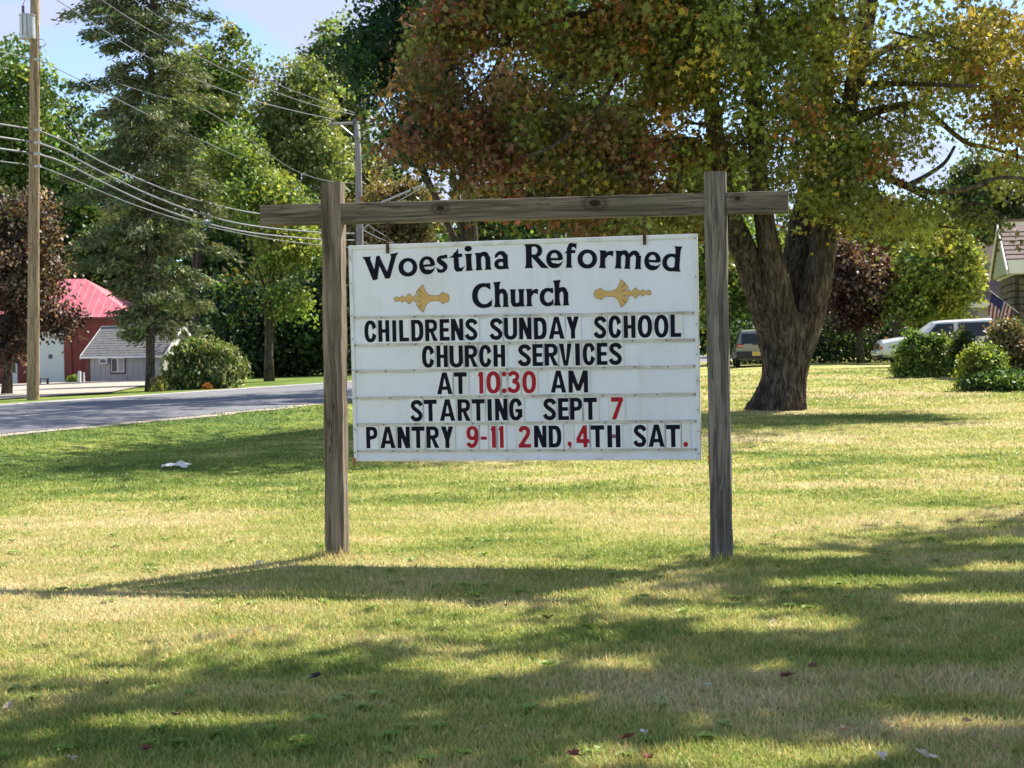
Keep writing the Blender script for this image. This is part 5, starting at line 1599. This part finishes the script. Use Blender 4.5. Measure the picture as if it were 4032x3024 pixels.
bq = at(172, 1530, 92); bq.z = gz(bq.x, bq.y)
bench = empty('bench', bq, 0, 'small brown wooden bench behind the near utility pole', 'bench')
MB().box((0, 0, .36), (.62, .3, .05)).build('seat', M['brown'], bench)
for x in (-.24, .24):
    MB().box((x, 0, .165), (.07, .26, .33)).build('leg', M['brown'], bench)
ls = at(28, 1520, 97); ls.z = gz(ls.x, ls.y)
m = MB(); m.box((0, 0, .6), (.09, .05, 1.35), Matrix.Rotation(-.22, 3, 'Y')); o = m.build('leaning_plank', M['brown']); o.location = ls
tag(o, 'brown plank leaning beside the small white barn door', 'plank')

# ---------------------------------------------------------------- stone house at the right edge, second house behind
M['stone_dark'] = simple('mortar', (0.10, 0.085, 0.07), 0.95)
M['stone_a'] = simple('stone_tan', (0.15, 0.115, 0.08), 0.9, var=0.3, scale=3, bmp=.4)
M['stone_b'] = simple('stone_grey', (0.11, 0.095, 0.08), 0.9, var=0.3, scale=3, bmp=.4)
M['shake'] = simple('pale_green_shake', (0.36, 0.40, 0.29), 0.85, var=0.12, scale=3)
M['brown_roof'] = simple('brown_roof', (0.17, 0.125, 0.115), 0.95, var=0.2, scale=5)
house = building('stone_house', 'stone house with a pale green shingled gable and white gutter at the right edge', 'house', Vector((hx(3985, 50), 50, .25)), math.radians(-12.2))
E0 = 3.3; HG = 1.62; DG = 6.1
# gable end faces left: ridge runs along local x
for sgn in (0, 1):
    m = MB(); ya, yb = (-.05, DG / 2) if sgn == 0 else (DG + .05, DG / 2)
    m.prism([(-.12, ya, E0), (-.12, yb, E0 + HG), (-.12, yb, E0 + HG + .13), (-.12, ya, E0 + .13)], (9, 0, 0)); m.build('roof', M['brown_roof'], house)
rk = [o for o in house.children if o.name.startswith('roof')][0]
for i in range(9):
    t_ = (i + .3) / 9.6; MB().box((2.4, -.05 + (DG / 2) * t_, E0 + .14 + HG * t_ + .005), (5, .30, .015), Matrix.Rotation(math.atan2(HG, DG / 2) - .05, 3, 'X')).build('shingle_course', M['brown_roof'], rk)
m = MB(); m.prism([(0, 0, E0), (0, DG, E0), (0, DG / 2, E0 + HG)], (.08, 0, 0)); gb = m.build('gable', M['shake'], house)
for i in range(9):
    z = E0 + .02 + i * HG / 9.2; hw = DG / 2 * (1 - (z + .10 - E0) / HG)
    if hw < .2: break
    k = max(1, int(hw * 2 / .55)); off_ = .27 * (i % 2)
    y = DG / 2 - hw
    while y < DG / 2 + hw - .02:
        y2 = min(DG / 2 + hw, y + .55 + rt_.uniform(-.1, .1) - (off_ if y == DG / 2 - hw else 0))
        if y2 - y > .06:
            MB().box((-.03, (y + y2) / 2, z + .09), (.03, y2 - y - .02, .185), Matrix.Rotation(-.08, 3, 'Y')).build('shingle', M['shake'], gb)
        y = y2
for (ya, yb) in ((-.10, DG / 2), (DG + .1, DG / 2)):
    m = MB(); m.prism([(-.16, ya, E0 - .08), (-.16, yb, E0 + HG - .02), (-.16, yb, E0 + HG + .15), (-.16, ya, E0 + .10)], (.04, 0, 0)); m.build('rake_board', M['white'], house)
MB().box((4.4, -.14, E0 + .18), (9, .16, .44)).build('gutter', M['white'], house)
MB().box((4.5, DG / 2, E0 - .03), (8.8, DG - .1, .05)).build('soffit', M['white'], house)
MB().box((4.62, DG / 2 + .2, E0 / 2 - .15), (8.7, DG - .7, E0 + .2)).build('wall', M['stone_dark'], house)
yy = .5
for (face, u0, u1) in (('front', .22, 1.6), ('side', .62, DG - .35)):
    z = .0; i = 0
    while z < E0 - .2:
        hgt = rt_.uniform(.16, .26); u = u0
        while u < u1:
            w = min(rt_.uniform(.28, .55), u1 - u)
            if w > .1:
                pr_ = rt_.uniform(.03, .06)
                m = MB()
                if face == 'front': m.box((.05 + u + w / 2, .18 + .14, z + hgt / 2), (w - .03, .3, hgt - .03), bev=.02)
                else: m.box((.27 - pr_, u + w / 2, z + hgt / 2), (.16, w - .03, hgt - .03), bev=.02)
                if hgt - .03 > .05 and w - .03 > .05: m.build('stone', M['stone_a'] if rt_.random() < .6 else M['stone_b'], house)
            u += w
        z += hgt
# house behind
h2 = building('far_house', 'brown roofed house with white trim half hidden behind the stone house', 'house', Vector((hx(3850, 80), 80, .3)), math.radians(-8))
MB().box((4, 3, 1.45), (8, 6, 2.9)).build('wall', M['grey_wall'], h2)
for sgn in (0, 1):
    m = MB(); ya, yb = (-.4, 3) if sgn == 0 else (6.4, 3)
    m.prism([(-.4, ya, 2.85), (-.4, yb, 6.0), (-.4, yb, 6.15), (-.4, ya, 3.0)], (9, 0, 0)); m.build('roof', M['brown_roof'], h2)
MB().box((4, -.42, 2.85), (8.8, .06, .28)).build('eave_board', M['white'], h2)
MB().box((1.2, -.04, 1.6), (.9, .06, 1.1)).build('window', M['white'], h2)
dm = MB().box((2.25, 2.2, 6.5), (1.1, 1.4, 1.5)).build('dormer', M['white'], h2)
MB().box((2.1, 1.47, 6.6), (.5, .04, .8)).build('dormer_window', M['glass'], dm)
MB().box((2.25, 2.2, 7.3), (1.4, 1.7, .12)).build('dormer_roof', M['brown_roof'], dm)
# flag on a slanting staff
M['flag_red_shaded'] = simple('flag_red_shaded', (0.22, 0.02, 0.03), 0.8); M['flag_white_shaded'] = simple('flag_white_shaded', (0.50, 0.48, 0.47), 0.8); M['flag_blue'] = simple('flag_blue', (0.02, 0.025, 0.10), 0.8)  # red and white darkened for the shade the flag hangs in
A = at(3905, 1150, 49.2); B = at(3990, 1216, 49.6)
flag = empty('flag', A, 0, 'small striped flag with dark blue corner hanging from a slanting staff on the stone house', 'flag')
MB().tube([Vector((-.06, 0, .05)), B - A + (B - A) * .25], .014, 6).build('staff', M['white'], flag)
fly = at(3892, 1240, 49.25) - A
n = 13; hv = (B - A)
mbs = {}
for k in range(n):
    for j in range(10):
        key = 'flag_blue' if (k < 7 and j < 4) else ('flag_red_shaded' if k % 2 == 0 else 'flag_white_shaded')
        mm = mbs.setdefault((key, k if key != 'flag_blue' else -1), MB())
        def fp(u, v):
            return hv * u + fly * v * (1 + .25 * u) + Vector((0, .05 * math.sin(u * 9 + v * 2), 0)) + Vector((-.12 * v * u, 0, 0))
        mm.quad(fp(k / n, j / 10), fp((k + 1) / n, j / 10), fp((k + 1) / n, (j + 1) / 10), fp(k / n, (j + 1) / 10))
for (key, k), mm in mbs.items():
    mm.build('canton' if key == 'flag_blue' else 'stripe', M[key], flag)

# ---------------------------------------------------------------- the two vehicles
def car_paint(name, col):
    m, t, b = mat_new(name)
    v = coords(t); f = noise(t, v, 1.5, 4)
    t.links.new(ramp(t, f, [(.3, tuple(c * .93 for c in col)), (.7, col)]), b.inputs['Base Color'])
    b.inputs['Roughness'].default_value = .32; b.inputs['Metallic'].default_value = .15; b.inputs['Coat Weight'].default_value = .6
    return m


M['gold_paint_shaded'] = car_paint('champagne_paint_shaded', (.26, .26, .25)); M['white_car'] = car_paint('white_car_paint', (.74, .74, .76))  # champagne body colour darkened for the shade the car stands in
M['tyre'] = simple('tyre_rubber', (.02, .02, .022), .85); M['rim'] = simple('wheel_rim', (.35, .35, .36), .35, .8)
M['plastic'] = simple('black_plastic', (.03, .03, .035), .6); M['tail'] = simple('tail_red', (.28, .012, .02), .2, spec=.8)
M['lamp'] = simple('lamp_glass', (.55, .52, .50), .12, spec=.9); M['plate'] = simple('plate_yellow', (.62, .42, .14), .5); M['amber'] = simple('amber_lens', (.55, .16, .03), .25)


def loft(stations, w):
    """stations along x: (x, z_low, z_belt, z_top, top half-width factor)."""
    vs, fs = [], []
    for (x, zl, zb, zt, kt) in stations:
        hw = w / 2
        sec = [(-hw * .80, zl), (-hw * .97, zl + .12), (-hw, (zl + zb) / 2), (-hw * .95, zb), (-hw * kt, zt - .05), (-hw * (kt - .08), zt), (0, zt + .03),
               (hw * (kt - .08), zt), (hw * kt, zt - .05), (hw * .95, zb), (hw, (zl + zb) / 2), (hw * .97, zl + .12), (hw * .80, zl)]
        vs += [(x, y, z) for y, z in sec]
    n = 13
    for i in range(len(stations) - 1):
        for k in range(n - 1):
            fs.append((i * n + k, i * n + k + 1, (i + 1) * n + k + 1, (i + 1) * n + k))
        fs.append((i * n + n - 1, i * n, (i + 1) * n, (i + 1) * n + n - 1))
    fs.append(tuple(range(n))); fs.append(tuple((len(stations) - 1) * n + k for k in range(n)))
    return vs, fs


def wheel(parent, x, y, r=.36):
    t = MB().tube([(x, y - .11, r), (x, y - .09, r), (x, y + .09, r), (x, y + .11, r)], [r * .86, r, r, r * .86], 24).build('wheel', M['tyre'], parent, smooth=False)
    MB().tube([(x, y - .116, r), (x, y + .116, r)], [r * .6, r * .6], 18).build('rim', M['rim'], t)
    m = MB()
    for k in range(5):
        a = k * 2 * math.pi / 5; m.box((x + math.cos(a) * r * .3, y, r + math.sin(a) * r * .3), (r * .5, .24, .06), Matrix.Rotation(-a, 3, 'Y'))
    m.build('spokes', M['tyre'], t)


# gold sport utility car, seen from behind (local -x is its rear)
sv = empty('parked_car', Vector((hx(3000, 72), 72, gz(hx(3000, 72), 72))), math.radians(84), 'champagne coloured sport utility car seen from behind beside the big maple trunk', 'car')
sv.location.x = hx(2978, 72)
st = [(0, .42, 1.02, 1.06, .92), (.06, .34, 1.05, 1.12, .90), (.38, .30, 1.07, 1.66, .74), (.8, .30, 1.07, 1.72, .72), (1.8, .30, 1.05, 1.74, .72), (2.7, .30, 1.03, 1.70, .72), (3.6, .30, 1.0, 1.10, .86), (4.6, .32, .90, .98, .84), (4.85, .42, .8, .84, .8)]
vs, fs = loft(st, 1.92); m = MB(); m.add(vs, fs); m.build('body', M['gold_paint_shaded'], sv, smooth=False)
def on_back(y0, z0, y1, z1, x0, x1, nm, mat, ex=.02, par=None, ztop=None):
    m = MB(); m.prism([(x0 - .085, y0, z0), (x0 - .085, y1, z0), (x1 - .085, y1 * .94, z1), (x1 - .085, y0 * .94, z1)], (ex * 1.5, 0, 0)); return m.build(nm, mat, par or sv)
on_back(-.70, 1.10, .70, 1.56, .07, .33, 'rear_window', M['glass'])
for s_ in (-1, 1):
    m = MB(); m.box((.02, s_ * .74, 1.0), (.12, .36, .17), bev=.02); m.build('tail_lamp', M['tail'], sv)
    m = MB(); m.box((-.045, s_ * .70, .985), (.02, .34, .03)); m.build('lamp_bar', M['lamp'], sv)
MB().box((-.02, 0, .56), (.14, 1.86, .34), bev=.03).build('rear_bumper', M['plastic'], sv)
MB().box((-.10, 0, .62), (.02, .40, .20)).build('licence_plate', M['plate'], sv)
MB().box((-.02, 0, 1.055), (.05, .34, .06)).build('tailgate_handle', M['plastic'], sv)
for s_ in (-1, 1):
    MB().tube([(.5, s_ * .62, 1.79), (2.6, s_ * .62, 1.79)], .022, 6).build('roof_rail', M['rim'], sv)
    m = MB(); m.prism([(.45, s_ * .90, 1.10), (3.2, s_ * .90, 1.08), (2.7, s_ * .72, 1.62), (.7, s_ * .72, 1.62)], (0, s_ * .02, 0)); m.build('side_window', M['glass'], sv)
    for x in (.85, 3.75): wheel(sv, x, s_ * .84)

# long white truck seen from the left, front towards the picture's middle
tk_ = empty('parked_truck', Vector((hx(3455, 66), 66, 0)), math.radians(-6), 'long white truck half hidden by bushes on the right', 'truck')
tk_.location.z = at(3455, 1446, 66).z
st = [(0, .55, .88, .98, .84), (.10, .42, 1.02, 1.13, .86), (.7, .40, 1.10, 1.22, .88), (1.5, .40, 1.15, 1.30, .88), (2.25, .40, 1.18, 1.88, .70), (2.6, .40, 1.18, 1.93, .72), (3.6, .40, 1.20, 1.97, .74), (5.4, .40, 1.22, 2.02, .76), (5.75, .45, 1.2, 1.98, .76)]
vs, fs = loft(st, 1.98); m = MB(); m.add(vs, fs); m.build('body', M['white_car'], tk_)
for s_ in (-1, 1):
    m = MB(); m.prism([(1.85, s_ * .95, 1.24), (3.05, s_ * .95, 1.24), (3.05, s_ * .76, 1.82), (2.35, s_ * .75, 1.80)], (0, s_ * .02, 0)); m.build('cab_window', M['glass'], tk_)
    m = MB(); m.prism([(3.25, s_ * .95, 1.26), (5.5, s_ * .96, 1.28), (5.5, s_ * .79, 1.88), (3.25, s_ * .77, 1.84)], (0, s_ * .02, 0)); m.build('side_window', M['glass'], tk_)
    MB().box((.08, s_ * .74, .86), (.18, .40, .22), bev=.02).build('headlight', M['lamp'], tk_)
    MB().box((.03, s_ * .93, .82), (.14, .10, .14)).build('turn_signal', M['amber'], tk_)
    MB().box((1.95, s_ * 1.06, 1.28), (.10, .18, .22), bev=.02).build('wing_mirror', M['white_car'], tk_)
    for x in (1.0, 4.6): wheel(tk_, x, s_ * .86, .38)
m = MB(); m.prism([(1.58, -.78, 1.31), (1.58, .78, 1.31), (2.22, .62, 1.83), (2.22, -.62, 1.83)], (-.02, 0, .02)); m.build('windscreen', M['glass'], tk_)
MB().box((.0, 0, .90), (.10, 1.05, .24)).build('grille', M['plastic'], tk_)
MB().box((-.06, 0, .62), (.20, 1.94, .20), bev=.03).build('front_bumper', M['white_car'], tk_)
MB().box((-.02, 0, .44), (.20, 1.90, .16), bev=.03).build('lower_bumper', M['plastic'], tk_)

# ---------------------------------------------------------------- lawn: blades, fallen leaves, litter
def blades():
    M['blade'] = blade_mat()
    out_v, out_c = [], []
    for (n, d0, d1, w0, h0) in ((460000, 4.4, 13.5, .0040, .033), (220000, 13.5, 34, .0085, .036), (90000, 34, 64, .019, .055)):
        y = d0 * (d1 / d0) ** RNG.random(n)           # density falls with the square of the distance
        half = .36 * y + 1.0
        x = (RNG.random(n) * 2 - 1) * half
        t = (x - R0[0]) * RN[0] + (y - R0[1]) * RN[1]
        k = t < -.15; x, y = x[k], y[k]; n = len(x)
        # small clumps
        z = terrain(x, y)
        nz = fbm(np.stack([x * 3.2, y * 3.2, x * 0 + 1.5], -1), 2)
        nz2 = fbm(np.stack([x * .8, y * .8, x * 0 + 7.5], -1), 2)
        h = h0 * (.35 + 1.0 * RNG.random(n)) * (.45 + 1.1 * nz) * (.7 + .6 * nz2)
        for (fx, fy) in ((-1.23, 10.57), (1.34, 10.02)):   # uncut tufts round the post feet
            h *= 1 + 2.6 * np.exp(-((x - fx) ** 2 + (y - fy) ** 2) / .022)
        a = RNG.random(n) * 2 * math.pi
        w = w0 * (.6 + .8 * RNG.random(n)) * (1 + .04 * (y - d0))
        l = RNG.random(n) ** .7 * 1.35
        la = a + math.pi / 2 + RNG.normal(size=n) * .8
        bx_, by_ = np.cos(a) * w, np.sin(a) * w
        V = np.empty((n, 3, 3))
        V[:, 0] = np.stack([x - bx_, y - by_, z - .004], -1); V[:, 1] = np.stack([x + bx_, y + by_, z - .004], -1)
        V[:, 2] = np.stack([x + np.cos(la) * l * h, y + np.sin(la) * l * h, z + h * (1 - .28 * l)], -1)
        c = np.ones((n, 3)) * (1.10 + .17 * RNG.normal(size=(n, 1))).clip(.4, 1.9)
        dry = RNG.random(n) < .16; c[dry] *= (1.5, 1.15, 1.25)
        gr = RNG.random(n) < .10; c[gr] *= (.6, .95, .6)
        out_v.append(V.reshape(-1, 3)); out_c.append(np.repeat(c, 3, 0))
    # rosettes of broad-leaved weeds among the grass
    m = 300; yy = 4.6 * (16 / 4.6) ** RNG.random(m); xx = (RNG.random(m) * 2 - 1) * (.36 * yy + .5)
    keep = fbm(np.stack([xx * .7, yy * .7, xx * 0 + 2], -1), 2) > .46; xx, yy = xx[keep], yy[keep]
    per = 11; ci = np.repeat(np.arange(len(xx)), per); a = RNG.random(len(ci)) * 2 * math.pi; ln = .022 + .03 * RNG.random(len(ci))
    cx, cy = xx[ci], yy[ci]; cz = terrain(cx, cy) + .012; ux, uy = np.cos(a), np.sin(a)
    for sgn in (1, -1):
        V = np.empty((len(ci), 3, 3))
        V[:, 0] = np.stack([cx, cy, cz], -1); V[:, 1] = np.stack([cx + ux * ln, cy + uy * ln, cz + .008], -1)
        V[:, 2] = np.stack([cx + ux * ln * .55 - sgn * uy * ln * .38, cy + uy * ln * .55 + sgn * ux * ln * .38, cz + .018], -1)
        out_v.append(V.reshape(-1, 3)); out_c.append(np.repeat(np.ones((len(ci), 3)) * (.85, 1.1, .85), 3, 0))
    V = np.concatenate(out_v)
    o = np_mesh('grass', V, np.arange(len(V)).reshape(-1, 3), 3, M['blade'], np.concatenate(out_c))
    tag(o, 'short mown lawn grass, green with dry straw patches', 'grass', kind='stuff')


blades()

LEAVES = [
 (1021, 2224, 'pale', 'pale fallen leaf on the sunlit grass left of the left post'), (975, 2502, 'pale', 'cream fallen leaf alone on the bright lawn left of centre'),
 (41, 2793, 'tan', 'tan fallen leaf at the left edge of the lawn'), (283, 3005, 'tan', 'large tan fallen leaf in the bottom left corner'),
 (1247, 2677, 'dark', 'dark curled leaf below the left post in the shade'), (690, 2830, 'brown', 'brown fallen leaf in the shaded grass at lower left'),
 (576, 2965, 'red', 'reddish fallen leaf near the bottom left corner'), (2777, 2178, 'white', 'bright white leaf touching the foot of the right post'),
 (3044, 2461, 'white', 'tiny white leaf in the shade below the right post'), (3201, 2637, 'brown', 'curled brown leaf in a sunlit spot at lower right'),
 (2791, 2711, 'white', 'small white leaf in the dark grass right of centre'), (3327, 2892, 'tan', 'big tan curled leaf in the shaded grass at lower right'),
 (3810, 2855, 'tan', 'pale leaf near the right edge of the shaded lawn'), (3473, 2994, 'pale', 'pale leaf at the bottom edge, left one of a close pair'),
 (3650, 2994, 'pale', 'long pale leaf at the bottom edge, right one of a close pair'), (3915, 2957, 'tan', 'tan leaf in the bottom right corner'),
 (2474, 2919, 'brown', 'upright brown leaf near the bottom, right of centre'), (2531, 2900, 'white', 'little white leaf beside the upright brown leaf'),
 (2547, 2998, 'orange', 'orange leaf at the very bottom of the lawn'), (3098, 2675, 'red', 'red-brown leaf left of the curled brown leaf'),
 (2257, 2987, 'red', 'dark red leaf at the bottom centre'), (420, 2705, 'brown', 'small brown leaf on the shade boundary at left'),
 (1990, 2395, 'dark', 'tiny dark leaf just below the sign shadow'), (2160, 2445, 'brown', 'brown leaf in the dry grass below the sign shadow')]
LC = dict(pale=(.62, .56, .45), tan=(.48, .36, .25), dark=(.05, .035, .03), brown=(.16, .08, .045), red=(.17, .055, .04), white=(.66, .64, .58), orange=(.32, .15, .06))
for k in LC: M['l_' + k] = simple('fallen_' + k, LC[k], .8, var=.2, scale=30)
rl = random.Random(31)
for px, py, kd, lab in LEAVES:
    r = ROT @ Vector(((px - 2016) / F, -(py - 1512) / F, -1)); g = Vector((0, 0, CAMZ)) + r * ((.02 - CAMZ) / r.z)
    s = rl.uniform(.024, .036) * (.6 if 'tiny' in lab or 'little' in lab or 'small' in lab else 1.15)
    N_ = 9; vs = [(0, 0, 0)]; fs = []
    for i in range(14):
        a = 2 * math.pi * i / 14; rd = s * (1.0 if i % 2 == 0 else .62) * (1.15 if i in (0, 7) else 1); curl = rl.uniform(.1, .5) * s
        vs.append((math.cos(a) * rd, math.sin(a) * rd * .72, curl * abs(math.sin(a)) + .006))
    fs = [(0, i + 1, (i + 1) % 14 + 1) for i in range(14)]
    m = MB(); m.add(vs, fs); m.tube([(s * .9, 0, .004), (s * 1.5, .004, .012)], .0018, 4)
    o = m.build('fallen_leaf', M['l_' + kd]); o.location = g + Vector((0, 0, .012)); o.rotation_euler = (rl.uniform(-.3, .5), rl.uniform(-.3, .3), rl.uniform(0, 6.28))
    tag(o, lab, 'leaf', 'fallen leaves on the lawn')
r = ROT @ Vector(((695 - 2016) / F, -(1855 - 1512) / F, -1)); g = Vector((0, 0, CAMZ)) + r * ((-.03 - CAMZ) / r.z)
vs, fs = [], []
rl = random.Random(3)
for j in range(5):
    for i in range(7):
        vs.append(((i - 3) * .052, (j - 2) * .07, .03 + .05 * rl.random() + (.06 if i == 4 and j == 2 else 0)))
fs = [(j * 7 + i, j * 7 + i + 1, (j + 1) * 7 + i + 1, (j + 1) * 7 + i) for j in range(4) for i in range(6)]
m = MB(); m.add(vs, fs); o = m.build('paper_litter', M['l_white']); o.location = g + Vector((0, 0, .02))
tag(o, 'crumpled white paper lying on the shaded lawn near the road', 'litter')
